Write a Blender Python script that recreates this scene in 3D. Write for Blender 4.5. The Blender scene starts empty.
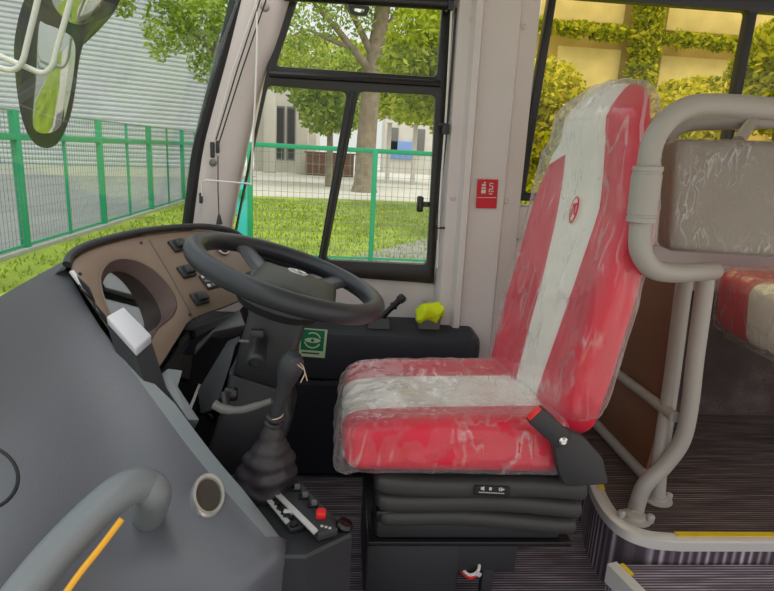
import bpy, bmesh, math, random
from math import sin, cos, tan, pi, radians, sqrt
from mathutils import Vector, Matrix, noise
from mathutils.bvhtree import BVHTree
S = bpy.context.scene
COL = S.collection
V = Vector
random.seed(7)

# ------------------------------------------------------------------ camera
F = 574.0
TILT, YAW, ROLL, CZ = radians(14), radians(4.5), radians(3.1), 1.15
cf = V((sin(YAW) * cos(TILT), cos(YAW) * cos(TILT), -sin(TILT)))
r0 = V((cos(YAW), -sin(YAW), 0))
u0 = r0.cross(cf)
CR = r0 * cos(ROLL) + u0 * sin(ROLL)
CU = u0 * cos(ROLL) - r0 * sin(ROLL)
CAM = V((0, 0, CZ))


def ray(px, py):
    return cf + CR * ((px - 387) / F) - CU * ((py - 295.5) / F)


def PY(px, py, y):
    d = ray(px, py)
    return CAM + d * (y / d.y)


def PZ(px, py, z):
    d = ray(px, py)
    return CAM + d * ((z - CZ) / d.z)


def PX(px, py, x):
    d = ray(px, py)
    return CAM + d * (x / d.x)


class Plane:
    def __init__(s, a, b, c):
        s.o = a
        s.n = (b - a).cross(c - a).normalized()
        if s.n.dot(CAM - a) < 0:
            s.n = -s.n

    def at(s, px, py, up=0.0):
        d = ray(px, py)
        return CAM + d * ((s.o - CAM).dot(s.n) / d.dot(s.n)) + s.n * up


cam_d = bpy.data.cameras.new('camera')
cam_d.sensor_width = 36
cam_d.lens = 36 * F / 774
cam_d.clip_start = 0.02
cam_d.clip_end = 400
cam = bpy.data.objects.new('camera', cam_d)
COL.objects.link(cam)
M3 = Matrix((CR, CU, -cf)).transposed()
cam.matrix_world = Matrix.Translation(CAM) @ M3.to_4x4()
S.camera = cam

# ------------------------------------------------------------------ materials
def srgb(r, g, b):
    def c(v):
        v /= 255
        return v / 12.92 if v <= .04045 else ((v + .055) / 1.055) ** 2.4
    return (c(r), c(g), c(b), 1)


def new_mat(name):
    m = bpy.data.materials.new(name)
    m.use_nodes = True
    nt = m.node_tree
    nt.nodes.clear()
    out = nt.nodes.new('ShaderNodeOutputMaterial')
    return m, nt, out


def pm(name, col, rough=.5, metal=0, bump=0, bscale=200, var=0, vscale=8, spec=.5, coat=0, detail=3):
    """principled material, optional noise bump and colour variation"""
    m, nt, out = new_mat(name)
    p = nt.nodes.new('ShaderNodeBsdfPrincipled')
    p.inputs['Base Color'].default_value = col
    p.inputs['Roughness'].default_value = rough
    p.inputs['Metallic'].default_value = metal
    p.inputs['Specular IOR Level'].default_value = spec
    p.inputs['Coat Weight'].default_value = coat
    nt.links.new(p.outputs[0], out.inputs[0])
    tc = nt.nodes.new('ShaderNodeTexCoord')
    if bump:
        n = nt.nodes.new('ShaderNodeTexNoise')
        n.inputs['Scale'].default_value = bscale
        n.inputs['Detail'].default_value = detail
        b = nt.nodes.new('ShaderNodeBump')
        b.inputs['Strength'].default_value = bump
        b.inputs['Distance'].default_value = .002
        nt.links.new(tc.outputs['Object'], n.inputs['Vector'])
        nt.links.new(n.outputs[0], b.inputs['Height'])
        nt.links.new(b.outputs[0], p.inputs['Normal'])
    if var:
        n = nt.nodes.new('ShaderNodeTexNoise')
        n.inputs['Scale'].default_value = vscale
        n.inputs['Detail'].default_value = 5
        r = nt.nodes.new('ShaderNodeValToRGB')
        r.color_ramp.elements[0].position = .3
        r.color_ramp.elements[1].position = .7
        r.color_ramp.elements[0].color = tuple(c * (1 - var) for c in col[:3]) + (1,)
        r.color_ramp.elements[1].color = tuple(min(1, c * (1 + var)) for c in col[:3]) + (1,)
        nt.links.new(tc.outputs['Object'], n.inputs['Vector'])
        nt.links.new(n.outputs[0], r.inputs[0])
        nt.links.new(r.outputs[0], p.inputs['Base Color'])
    return m


def glass_mat(name, tint, base=.03, edge=.5, rough=0.0):
    m, nt, out = new_mat(name)
    t = nt.nodes.new('ShaderNodeBsdfTransparent')
    t.inputs[0].default_value = tint
    g = nt.nodes.new('ShaderNodeBsdfGlossy')
    g.inputs['Roughness'].default_value = rough
    lw = nt.nodes.new('ShaderNodeLayerWeight')
    lw.inputs[0].default_value = .25
    mr = nt.nodes.new('ShaderNodeMapRange')
    mr.inputs[3].default_value = base
    mr.inputs[4].default_value = edge
    mx = nt.nodes.new('ShaderNodeMixShader')
    L = nt.links.new
    L(lw.outputs['Facing'], mr.inputs[0])
    L(mr.outputs[0], mx.inputs[0])
    L(t.outputs[0], mx.inputs[1])
    L(g.outputs[0], mx.inputs[2])
    L(mx.outputs[0], out.inputs[0])
    return m


def plastic_film(name, amount=.055, edge=.8, scale=(24, 22, 5)):
    """clear crinkled polythene"""
    m, nt, out = new_mat(name)
    L = nt.links.new
    tc = nt.nodes.new('ShaderNodeTexCoord')
    mp = nt.nodes.new('ShaderNodeMapping')
    mp.inputs['Scale'].default_value = scale
    mp.inputs['Rotation'].default_value = (.3, .35, .6)
    n = nt.nodes.new('ShaderNodeTexNoise')
    n.inputs['Scale'].default_value = 1.0
    n.inputs['Detail'].default_value = 1.5
    n.inputs['Distortion'].default_value = .35
    n2 = nt.nodes.new('ShaderNodeTexNoise')
    n2.inputs['Scale'].default_value = 9
    pm_ = nt.nodes.new('ShaderNodeMapRange')
    pm_.inputs[1].default_value = .42
    pm_.inputs[2].default_value = .62
    ml = nt.nodes.new('ShaderNodeMath')
    ml.operation = 'MULTIPLY'
    L(tc.outputs['Object'], n2.inputs['Vector'])
    L(n2.outputs[0], pm_.inputs[0])
    ab = nt.nodes.new('ShaderNodeMath')          # ridged noise: thin whitish streaks painted as highlights along creases
    ab.operation = 'SUBTRACT'
    ab.inputs[1].default_value = .5
    ab2 = nt.nodes.new('ShaderNodeMath')
    ab2.operation = 'ABSOLUTE'
    cr = nt.nodes.new('ShaderNodeMapRange')
    cr.inputs[1].default_value = 0
    cr.inputs[2].default_value = .045
    cr.inputs[3].default_value = 1
    cr.inputs[4].default_value = 0
    b = nt.nodes.new('ShaderNodeBump')
    b.inputs['Strength'].default_value = 1
    b.inputs['Distance'].default_value = .012
    t = nt.nodes.new('ShaderNodeBsdfTransparent')
    t.inputs[0].default_value = (.97, .97, .97, 1)
    g = nt.nodes.new('ShaderNodeBsdfGlossy')
    g.inputs['Roughness'].default_value = .1
    d = nt.nodes.new('ShaderNodeBsdfTranslucent')
    d.inputs[0].default_value = (.9, .88, .88, 1)
    d2 = nt.nodes.new('ShaderNodeBsdfDiffuse')
    d2.inputs[0].default_value = (.9, .88, .88, 1)
    md = nt.nodes.new('ShaderNodeMixShader')
    mg = nt.nodes.new('ShaderNodeMixShader')
    mg.inputs[0].default_value = .4
    L(d.outputs[0], md.inputs[1])
    L(d2.outputs[0], md.inputs[2])
    L(md.outputs[0], mg.inputs[1])
    L(g.outputs[0], mg.inputs[2])
    lw = nt.nodes.new('ShaderNodeLayerWeight')
    lw.inputs[0].default_value = .3
    mr = nt.nodes.new('ShaderNodeMapRange')
    mr.inputs[3].default_value = amount
    mr.inputs[4].default_value = edge
    ad = nt.nodes.new('ShaderNodeMath')
    ad.operation = 'MULTIPLY_ADD'
    ad.inputs[1].default_value = .32
    ad.use_clamp = True
    mx = nt.nodes.new('ShaderNodeMixShader')
    L(tc.outputs['Object'], mp.inputs[0])
    L(mp.outputs[0], n.inputs['Vector'])
    L(n.outputs[0], ab.inputs[0])
    L(ab.outputs[0], ab2.inputs[0])
    L(ab2.outputs[0], cr.inputs[0])
    L(n.outputs[0], b.inputs['Height'])
    L(b.outputs[0], g.inputs['Normal'])
    L(lw.outputs['Facing'], mr.inputs[0])
    L(cr.outputs[0], ml.inputs[0])
    L(pm_.outputs[0], ml.inputs[1])
    L(ml.outputs[0], ad.inputs[0])
    L(mr.outputs[0], ad.inputs[2])
    L(ad.outputs[0], mx.inputs[0])
    L(t.outputs[0], mx.inputs[1])
    L(mg.outputs[0], mx.inputs[2])
    L(mx.outputs[0], out.inputs[0])
    return m


def stripe_mat(name, dark, mid, light, mscale, direction, rough=.75, freq=70, seed=0.):
    """ribbed carpet: fine light lines on a dark ground"""
    m, nt, out = new_mat(name)
    L = nt.links.new
    tc = nt.nodes.new('ShaderNodeTexCoord')
    mp = nt.nodes.new('ShaderNodeMapping')
    mp.inputs['Scale'].default_value = mscale
    mp.inputs['Location'].default_value = (seed, seed, seed)
    w = nt.nodes.new('ShaderNodeTexWave')
    w.bands_direction = direction
    w.inputs['Scale'].default_value = freq
    w.inputs['Distortion'].default_value = .25
    w.inputs['Detail'].default_value = 2
    w.inputs['Detail Scale'].default_value = 3
    n = nt.nodes.new('ShaderNodeTexNoise')
    n.inputs['Scale'].default_value = 1.0
    n.inputs['Detail'].default_value = 6
    mp2 = nt.nodes.new('ShaderNodeMapping')
    mp2.inputs['Scale'].default_value = {'X': (60, 3, 3), 'Y': (5, 60, 5), 'DIAGONAL': (40, 40, 2)}[direction]
    mul = nt.nodes.new('ShaderNodeMath')
    mul.operation = 'MULTIPLY'
    r = nt.nodes.new('ShaderNodeValToRGB')
    e = r.color_ramp.elements
    e[0].position, e[0].color = .12, dark
    e[1].position, e[1].color = .62, light
    k = e.new(.36)
    k.color = mid
    p = nt.nodes.new('ShaderNodeBsdfPrincipled')
    p.inputs['Roughness'].default_value = rough
    L(tc.outputs['Object'], mp.inputs[0])
    L(mp.outputs[0], w.inputs['Vector'])
    L(tc.outputs['Object'], mp2.inputs[0])
    L(mp2.outputs[0], n.inputs['Vector'])
    L(w.outputs['Fac'], mul.inputs[0])
    L(n.outputs[0], mul.inputs[1])
    L(mul.outputs[0], r.inputs[0])
    L(r.outputs[0], p.inputs['Base Color'])
    b = nt.nodes.new('ShaderNodeBump')
    b.inputs['Strength'].default_value = .4
    b.inputs['Distance'].default_value = .002
    L(w.outputs['Fac'], b.inputs['Height'])
    L(b.outputs[0], p.inputs['Normal'])
    L(p.outputs[0], out.inputs[0])
    return m


def leaf_mat(name, a, b, c):
    m, nt, out = new_mat(name)
    L = nt.links.new
    g = nt.nodes.new('ShaderNodeNewGeometry')
    r = nt.nodes.new('ShaderNodeValToRGB')
    e = r.color_ramp.elements
    e[0].color, e[1].color = a, c
    k = e.new(.5)
    k.color = b
    d = nt.nodes.new('ShaderNodeBsdfDiffuse')
    t = nt.nodes.new('ShaderNodeBsdfTranslucent')
    mx = nt.nodes.new('ShaderNodeMixShader')
    mx.inputs[0].default_value = .45
    L(g.outputs['Random Per Island'], r.inputs[0])
    L(r.outputs[0], d.inputs[0])
    L(r.outputs[0], t.inputs[0])
    L(d.outputs[0], mx.inputs[1])
    L(t.outputs[0], mx.inputs[2])
    L(mx.outputs[0], out.inputs[0])
    return m


M = {}
M['dash'] = pm('dash_grey', srgb(94, 96, 102), .33, bump=.25, bscale=420, spec=.5)
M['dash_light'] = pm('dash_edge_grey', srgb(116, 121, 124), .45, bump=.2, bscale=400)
M['edge_lit'] = pm('dash_grey_lit_edge', srgb(142, 150, 154), .42, bump=.15, bscale=400)  # dash grey with the light on its chamfer painted in
M['black'] = pm('black_plastic', srgb(46, 46, 49), .45, bump=.12, bscale=350)
M['blackgloss'] = pm('black_gloss', srgb(22, 22, 24), .25)
M['darkgrey'] = pm('dark_grey_plastic', srgb(50, 51, 55), .5, bump=.2, bscale=350)
M['navy'] = pm('dark_blue_grey_trim', srgb(36, 39, 48), .6, bump=.2, bscale=300)
M['wheel'] = pm('wheel_rubber', srgb(46, 48, 54), .34, bump=.2, bscale=500)
M['hub'] = pm('wheel_pad', srgb(60, 60, 56), .5, bump=.2, bscale=400)
M['bellows'] = pm('bellows_rubber', srgb(56, 55, 54), .55, bump=.15, bscale=150)
M['brown'] = pm('brown_panel', srgb(116, 98, 84), .42, bump=.12, bscale=500, var=.06, vscale=12)
M['brown_in'] = pm('brown_recess', srgb(98, 80, 76), .4, bump=.1, bscale=400)
M['silver'] = pm('silver_emblem', srgb(215, 215, 215), .3, metal=.8)
M['chrome'] = pm('chrome', srgb(225, 225, 225), .15, metal=1)
M['alu'] = pm('brushed_aluminium', srgb(222, 219, 216), .32, metal=.35, bump=.1, bscale=300)
M['mesh'] = pm('speaker_mesh', srgb(70, 64, 55), .5, metal=.4, bump=.8, bscale=900)
M['yellow'] = pm('yellow_strip', srgb(225, 190, 30), .55, var=.08, vscale=30)
M['orange'] = pm('orange_strip', srgb(236, 170, 40), .5)
M['white'] = pm('white_trim', srgb(216, 207, 205), .45, bump=.08, bscale=300, var=.03, vscale=3)
M['cream'] = pm('cream_trim', srgb(206, 200, 194), .5, bump=.06, bscale=300)
M['palegrey'] = pm('pale_grey_plastic', srgb(198, 198, 204), .45, bump=.1, bscale=400)
M['seal'] = pm('black_rubber_seal', srgb(24, 24, 26), .6, bump=.1, bscale=300)
M['frame'] = pm('black_window_frame', srgb(30, 28, 28), .35, bump=.05, bscale=300)
M['red'] = pm('red_vinyl', srgb(218, 26, 58), .5, bump=.15, bscale=260, var=.08, vscale=6)
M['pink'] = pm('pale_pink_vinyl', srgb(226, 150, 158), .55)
M['offwhite'] = pm('offwhite_vinyl', srgb(247, 242, 232), .55, bump=.25, bscale=90, var=.05, vscale=8)
M['film'] = plastic_film('clear_film')
M['film_thin'] = plastic_film('clear_film_tight', .03, .3, (60, 44, 22))
M['tube'] = pm('grey_powder_coated_tube', srgb(164, 158, 151), .42, bump=.05, bscale=200)
M['padgrey'] = pm('warm_grey_vinyl', srgb(140, 130, 118), .55, bump=.3, bscale=240, var=.05, vscale=10)
M['wood'] = pm('brown_wood_panel', srgb(122, 82, 58), .45, bump=.1, bscale=60, var=.12, vscale=5)
M['redlabel'] = pm('red_label', srgb(205, 22, 40), .45)
M['redbtn'] = pm('red_button', srgb(235, 40, 36), .4)
M['green'] = pm('green_label', srgb(10, 125, 85), .45)
M['palegreen'] = pm('pale_green_label', srgb(200, 225, 180), .5)
M['hivis'] = pm('fluorescent_cloth', srgb(222, 240, 20), .8, bump=.6, bscale=60)
M['cup'] = pm('grey_cup', srgb(105, 103, 100), .5)
M['cord_dark'] = pm('dark_cord', srgb(45, 42, 44), .7)
M['cord_white'] = pm('white_cord', srgb(228, 222, 216), .6)
M['string'] = pm('string_tie', srgb(215, 190, 165), .7)
M['leather'] = pm('black_leatherette', srgb(54, 49, 52), .5, bump=.5, bscale=60)
M['glass'] = glass_mat('window_glass', (.95, .97, .95, 1), .015, .3)
M['wsglass'] = glass_mat('windscreen_glass', (.90, .94, .92, 1), .03, .25)
M['amber'] = glass_mat('tinted_glass', (1.0, .92, .64, 1), .01, .12)
M['lens'] = glass_mat('instrument_lens', (.45, .46, .40, 1), .16, .5, .02)
M['mirror'] = pm('mirror_glass', srgb(205, 206, 205), .04, metal=1)
M['dial'] = pm('instrument_face', srgb(50, 48, 52), .5)
cd, cm_, cl = srgb(76, 67, 76), srgb(122, 110, 120), srgb(205, 194, 202)
M['carpet'] = stripe_mat('ribbed_carpet', cd, cm_, cl, (1, 1, 1), 'Y', freq=33)  # lines and ground lightened to carry light from the door
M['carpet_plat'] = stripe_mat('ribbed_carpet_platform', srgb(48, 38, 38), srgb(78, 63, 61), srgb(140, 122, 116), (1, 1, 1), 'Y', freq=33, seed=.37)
M['carpet_up'] = stripe_mat('ribbed_carpet_upright', srgb(72, 62, 70), srgb(120, 106, 116), srgb(200, 188, 196), (1, 1, 0), 'DIAGONAL', freq=26)
M['galv'] = pm('grey_trunk', srgb(140, 124, 104), .9, bump=1, bscale=9, var=.25, vscale=3)
M['fence'] = pm('green_fence_paint', srgb(30, 160, 115), .5)
M['teal'] = pm('teal_post_paint', srgb(60, 190, 190), .5)
M['wire'] = pm('grey_green_wire', srgb(120, 150, 132), .6)
M['lawn'] = pm('lawn', srgb(140, 156, 48), .95, bump=1, bscale=40, var=.35, vscale=1.2)
M['grass'] = leaf_mat('grass_blades', srgb(112, 140, 36), srgb(146, 166, 50), srgb(180, 182, 84))
M['road'] = pm('pale_concrete_road', srgb(205, 196, 184), .9, bump=.3, bscale=20, var=.08, vscale=.7)
M['pave'] = pm('grey_paving', srgb(150, 146, 136), .9, bump=.5, bscale=30, var=.15, vscale=3)
M['asphalt'] = pm('worn_grey_asphalt', srgb(150, 146, 146), .9, bump=.4, bscale=30, var=.10, vscale=.6)
M['kerb'] = pm('kerb_stone', srgb(170, 168, 160), .9, bump=.4, bscale=30, var=.1)
M['steel'] = pm('silver_cladding', srgb(205, 207, 210), .45, metal=.3, var=.04, vscale=.5)
M['conc'] = pm('pale_concrete', srgb(206, 200, 190), .9, bump=.2, bscale=6, var=.06, vscale=.8)
M['brick'] = pm('brown_brick', srgb(120, 82, 66), .9, bump=.4, bscale=12, var=.2, vscale=4)
M['bluewhite'] = pm('blue_panel', srgb(120, 150, 205), .6)
M['tan'] = pm('tan_render', srgb(200, 176, 122), .9, bump=.2, bscale=8, var=.08, vscale=1)
M['reflpanel'] = pm('pale_reflection_panel', srgb(228, 212, 172), .8, var=.12, vscale=2.5)  # pale tone of bright windows mirrored in the tinted glass
M['leafA'] = leaf_mat('leaf_mid', srgb(112, 140, 44), srgb(158, 180, 66), srgb(200, 210, 110))
M['leafB'] = leaf_mat('leaf_bright', srgb(128, 152, 26), srgb(182, 194, 48), srgb(220, 222, 96))
M['leafC'] = leaf_mat('leaf_yellow', srgb(120, 135, 20), srgb(205, 205, 55), srgb(250, 240, 130))
M['leafD'] = leaf_mat('leaf_deep', srgb(110, 135, 14), srgb(180, 190, 35), srgb(235, 230, 90))

# ------------------------------------------------------------------ mesh helpers
def catmull(pts, n=8, closed=False):
    pts = [V(p) for p in pts]
    N = len(pts)
    out = []
    for i in range(N if closed else N - 1):
        if closed:
            p0, p1, p2, p3 = pts[i - 1], pts[i], pts[(i + 1) % N], pts[(i + 2) % N]
        else:
            p1, p2 = pts[i], pts[i + 1]
            p0 = pts[i - 1] if i else p1 * 2 - p2
            p3 = pts[i + 2] if i + 2 < N else p2 * 2 - p1
        for k in range(n):
            t = k / n
            out.append(.5 * ((2 * p1) + (p2 - p0) * t + (2 * p0 - 5 * p1 + 4 * p2 - p3) * t * t + (3 * p1 - p0 - 3 * p2 + p3) * t ** 3))
    if not closed:
        out.append(pts[-1].copy())
    return out


class MB:
    def __init__(s):
        s.bm = bmesh.new()

    def merge(s, t, mat=None):
        if mat is not None:
            t.transform(mat)
        me = bpy.data.meshes.new('tmp')
        t.to_mesh(me)
        t.free()
        s.bm.from_mesh(me)
        bpy.data.meshes.remove(me)
        return s

    def box(s, c, size, bev=0, rot=None, seg=2):
        t = bmesh.new()
        bmesh.ops.create_cube(t, size=1)
        bmesh.ops.scale(t, vec=size, verts=t.verts)
        if bev:
            bmesh.ops.bevel(t, geom=t.edges[:], offset=bev, segments=seg, profile=.5, affect='EDGES')
        m = Matrix.Translation(c)
        if rot is not None:
            m = m @ rot.to_4x4()
        return s.merge(t, m)

    def rbox(s, half, r, n=12, deform=None, mat=None):
        t = bmesh.new()
        hx, hy, hz = half
        inner = V((hx - r, hy - r, hz - r))
        H = (hx, hy, hz)

        def co(a):   # denser near the ends
            return sin(a * pi / 2)
        for ax in range(3):
            for sg in (-1, 1):
                g = []
                for i in range(n + 1):
                    row = []
                    for j in range(n + 1):
                        q = [0, 0, 0]
                        q[ax] = sg
                        q[(ax + 1) % 3] = co(-1 + 2 * i / n)
                        q[(ax + 2) % 3] = co(-1 + 2 * j / n)
                        p = V((q[0] * hx, q[1] * hy, q[2] * hz))
                        c = V([max(-inner[k], min(inner[k], p[k])) for k in range(3)])
                        d = p - c
                        if d.length > 1e-9:
                            p = c + d.normalized() * r
                        row.append(t.verts.new(p))
                    g.append(row)
                for i in range(n):
                    for j in range(n):
                        f = [g[i][j], g[i + 1][j], g[i + 1][j + 1], g[i][j + 1]]
                        if sg < 0:
                            f.reverse()
                        t.faces.new(f)
        bmesh.ops.remove_doubles(t, verts=t.verts, dist=1e-5)
        if deform:
            for v in t.verts:
                v.co = deform(v.co)
        return s.merge(t, mat)

    def tube(s, pts, r, seg=12, closed=False, flat=None):
        pts = [V(p) for p in pts]
        N = len(pts)
        rs = r if isinstance(r, (list, tuple)) else [r] * N
        t = bmesh.new()
        up = None
        rings = []
        for i, p in enumerate(pts):
            if closed:
                tg = pts[(i + 1) % N] - pts[i - 1]
            else:
                tg = pts[min(i + 1, N - 1)] - pts[max(i - 1, 0)]
            tg.normalize()
            if up is None:
                a = V((0, 0, 1)) if abs(tg.z) < .9 else V((1, 0, 0))
                up = (a - tg * a.dot(tg)).normalized()
            else:
                up = (up - tg * up.dot(tg)).normalized()
            sd = tg.cross(up)
            rings.append([t.verts.new(p + (up * cos(2 * pi * k / seg) + sd * sin(2 * pi * k / seg)) * rs[i]) for k in range(seg)])
        for i in range(N if closed else N - 1):
            a, b = rings[i], rings[(i + 1) % N]
            off = 0
            if closed and i == N - 1:      # close with the least twist
                off = min(range(seg), key=lambda o: sum((a[k].co - b[(k + o) % seg].co).length for k in range(0, seg, 3)))
            for k in range(seg):
                t.faces.new((a[k], b[(k + off) % seg], b[(k + 1 + off) % seg], a[(k + 1) % seg]))
        if not closed:
            t.faces.new(rings[0])
            t.faces.new(list(reversed(rings[-1])))
        bmesh.ops.recalc_face_normals(t, faces=t.faces)
        return s.merge(t)

    def lathe(s, o, axis, prof, seg=24):
        axis = V(axis).normalized()
        a = V((0, 0, 1)) if abs(axis.z) < .9 else V((1, 0, 0))
        e1 = (a - axis * a.dot(axis)).normalized()
        e2 = axis.cross(e1)
        t = bmesh.new()
        rings = []
        for r, h in prof:
            if r < 1e-6:
                rings.append([t.verts.new(V(o) + axis * h)])
            else:
                rings.append([t.verts.new(V(o) + axis * h + (e1 * cos(2 * pi * k / seg) + e2 * sin(2 * pi * k / seg)) * r) for k in range(seg)])
        for a, b in zip(rings, rings[1:]):
            for k in range(seg):
                k2 = (k + 1) % seg
                if len(a) == 1 and len(b) == 1:
                    continue
                if len(a) == 1:
                    t.faces.new((a[0], b[k2], b[k]))
                elif len(b) == 1:
                    t.faces.new((a[k], a[k2], b[0]))
                else:
                    t.faces.new((a[k], a[k2], b[k2], b[k]))
        if len(rings[0]) > 1:
            t.faces.new(rings[0])
        if len(rings[-1]) > 1:
            t.faces.new(list(reversed(rings[-1])))
        bmesh.ops.recalc_face_normals(t, faces=t.faces)
        return s.merge(t)

    def plate(s, outer, vec, holes=(), bev=0):
        """outline (with holes) given thickness vec"""
        t = bmesh.new()
        loops = []
        for lp in [outer] + list(holes):
            vs = [t.verts.new(V(p)) for p in lp]
            loops.append([t.edges.new((vs[i], vs[(i + 1) % len(vs)])) for i in range(len(vs))])
        if not holes:
            t.faces.new([v for v in t.verts])
        else:
            es = [e for lp in loops for e in lp]
            bmesh.ops.triangle_fill(t, use_beauty=True, use_dissolve=False, edges=es)
        r = bmesh.ops.extrude_face_region(t, geom=t.faces[:])
        bmesh.ops.translate(t, vec=V(vec), verts=[g for g in r['geom'] if isinstance(g, bmesh.types.BMVert)])
        bmesh.ops.recalc_face_normals(t, faces=t.faces)
        if bev:
            es = [e for e in t.edges if len(e.link_faces) == 2 and e.calc_face_angle(0) > .6]
            bmesh.ops.bevel(t, geom=es, offset=bev, segments=2, profile=.5, affect='EDGES')
        return s.merge(t)

    def loft(s, loops, closed=True, caps=True):
        t = bmesh.new()
        R = [[t.verts.new(V(p)) for p in lp] for lp in loops]
        n = len(R[0])
        for a, b in zip(R, R[1:]):
            for k in range(n if closed else n - 1):
                t.faces.new((a[k], a[(k + 1) % n], b[(k + 1) % n], b[k]))
        if caps and closed:
            t.faces.new(R[0])
            t.faces.new(list(reversed(R[-1])))
        bmesh.ops.recalc_face_normals(t, faces=t.faces)
        return s.merge(t)

    def build(s, name, mat, parent=None, ang=35, kind=None):
        me = bpy.data.meshes.new(name)
        s.bm.to_mesh(me)
        s.bm.free()
        me.shade_smooth()
        me.set_sharp_from_angle(angle=radians(ang))
        me.materials.append(M[mat] if isinstance(mat, str) else mat)
        o = bpy.data.objects.new(name, me)
        COL.objects.link(o)
        if parent is not None:
            o.parent = parent
            off = parent.location if parent.parent is None else V((0, 0, 0))   # parts carry world coordinates
            o.matrix_parent_inverse = Matrix.Translation(-off)
        if kind:
            o['kind'] = kind
        return o


def tag(o, label, cat, group=None):
    o['label'] = label
    o['category'] = cat
    if group:
        o['group'] = group
    return o


def thing(name, label, cat, loc=(0, 0, 0), group=None):
    o = bpy.data.objects.new(name, None)
    o.empty_display_size = .05
    COL.objects.link(o)
    o.location = loc
    return tag(o, label, cat, group)


def struct(name, loc=(0, 0, 0)):
    o = bpy.data.objects.new(name, None)
    COL.objects.link(o)
    o.location = loc
    o['kind'] = 'structure'
    return o


def rounded(pts, r, n=4):
    """round the corners of a polygon"""
    pts = [V(p) for p in pts]
    out = []
    N = len(pts)
    rs = r if isinstance(r, (list, tuple)) else [r] * N
    for i, p in enumerate(pts):
        a = (pts[i - 1] - p)
        b = (pts[(i + 1) % N] - p)
        rr = min(rs[i], a.length * .48, b.length * .48)
        if rr <= 0:
            out.append(p)
            continue
        A, B = p + a.normalized() * rr, p + b.normalized() * rr
        for k in range(n + 1):
            t = k / n
            out.append(A * (1 - t) ** 2 + p * 2 * t * (1 - t) + B * t * t)
    return out


def interp(z, tab):
    for (z0, a), (z1, b) in zip(tab, tab[1:]):
        if z <= z1:
            t = max(0, (z - z0) / (z1 - z0))
            return a + (b - a) * t
    return tab[-1][1]


def frame_from_normal(n, hint=V((0, 0, 1))):
    n = n.normalized()
    x = hint.cross(n)
    if x.length < 1e-4:
        x = V((1, 0, 0)).cross(n)
    x.normalize()
    y = n.cross(x)
    return Matrix((x, y, n)).transposed()

#@@SETTING
# ------------------------------------------------------------------ setting: floors
WY = 2.05          # inner face of the left side wall
MB().box((-.05, 1.0, -.03), (1.95, 2.3, .06)).build('floor', 'carpet', kind='structure')

ZP = .2            # raised passenger platform
edge = [PZ(590, 470, ZP), PZ(594, 490, ZP), PZ(606, 512, ZP), PZ(624, 529, ZP), PZ(650, 539, ZP), PZ(680, 542, ZP)]
edge[0] = V((edge[0].x, edge[0].y, ZP))
ec = catmull(edge, 6)
plat_edge = [V((ec[0].x, 2.03, ZP))] + ec + [V((3.2, ec[-1].y, ZP))]
outl = plat_edge + [V((3.2, 2.03, ZP))]
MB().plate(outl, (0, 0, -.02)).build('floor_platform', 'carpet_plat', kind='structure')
# riser under the platform edge
rl = [p - V((0, 0, .021)) for p in plat_edge]
MB().loft([[p + V((0, 0, 0)) for p in rl], [V((p.x, p.y, -.02)) for p in rl]], closed=False).build('trim_riser', 'carpet_up', kind='structure')
# aluminium nosing bent round the corner, yellow strips on it
nos = []
pe = plat_edge
for i, p in enumerate(pe):
    a = pe[max(i - 1, 0)]
    b = pe[min(i + 1, len(pe) - 1)]
    tg = (b - a).normalized()
    nn = V((tg.y, -tg.x, 0))        # outward
    if nn.dot(V((1.6, 1.9, 0)) - p) > 0:
        nn = -nn
    nos.append((p, nn))
prof = [(-.032, .0005), (-.030, .005), (.002, .007), (.008, .003), (.009, -.022), (.005, -.024), (.004, -.001)]
MB().loft([[p + nn * a + V((0, 0, b)) for a, b in prof] for p, nn in nos]).build('trim_1', 'alu', kind='structure', ang=50)


def strip(rng):
    lps = []
    for p, nn in rng:
        lps.append([p + nn * a + V((0, 0, b)) for a, b in [(-.031, .006), (-.031, .0085), (-.012, .0095), (-.012, .007)]])
    return MB().loft(lps)


strip(nos[:8]).build('trim_2', 'yellow', kind='structure')
strip(nos[-3:-1] + [nos[-1]] if False else [nos[-2], nos[-1]]).build('trim_3', 'yellow', kind='structure')
# lower aisle level with its own nosing
ZB = .14
b0, b1 = PZ(606, 560, ZB), PZ(645, 600, ZB)
dirb = (b1 - b0).normalized()
bt = b0 + dirb * .6
ye = ec[-1].y - .012
bl = [V((b0.x, min(b0.y, ye), ZB)), V((bt.x, bt.y, ZB)), V((3.2, bt.y, ZB)), V((3.2, ye, ZB)), V((.86, ye, ZB))]
MB().plate(bl, (0, 0, -.11)).build('floor_aisle', 'carpet', kind='structure')
nb = V((dirb.y, -dirb.x, 0))
if nb.x > 0:
    nb = -nb
lps = [[p + nb * a + V((0, 0, z)) for a, z in [(.006, -.05), (.006, .004), (-.022, .006), (-.022, 0.0005), (.002, -.002), (.002, -.05)]] for p in (bl[0], bl[1])]
MB().loft(lps).build('trim_4', 'alu', kind='structure')
lps = [[p + nb * a + V((0, 0, z)) for a, z in [(-.022, .002), (-.022, .006), (-.036, .006), (-.036, .002)]] for p in (bl[0] + dirb * .01, bl[0] + dirb * .05)]
MB().loft(lps).build('trim_5', 'yellow', kind='structure')

# ------------------------------------------------------------------ side wall
def wq(px, py, y=WY):
    return PY(px, py, y)


xw0 = PY(236, 240, WY).x           # front end of the driver's window opening
Zsill = PY(400, 274, WY).z
# lower wall panel, from the dash to far behind
wl = MB()
wl.plate([(-.62, WY, -.3), (3.2, WY, -.3), (3.2, WY, .99), (.60, WY, .99), (.60, WY, Zsill), (-.62, WY, Zsill)], (0, .05, 0))
wl.build('wall_left', 'white', kind='structure')
MB().box((2.1, WY - .012, .45), (2.27, .024, .50), .006).build('trim_9', 'carpet_plat', kind='structure')
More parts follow.
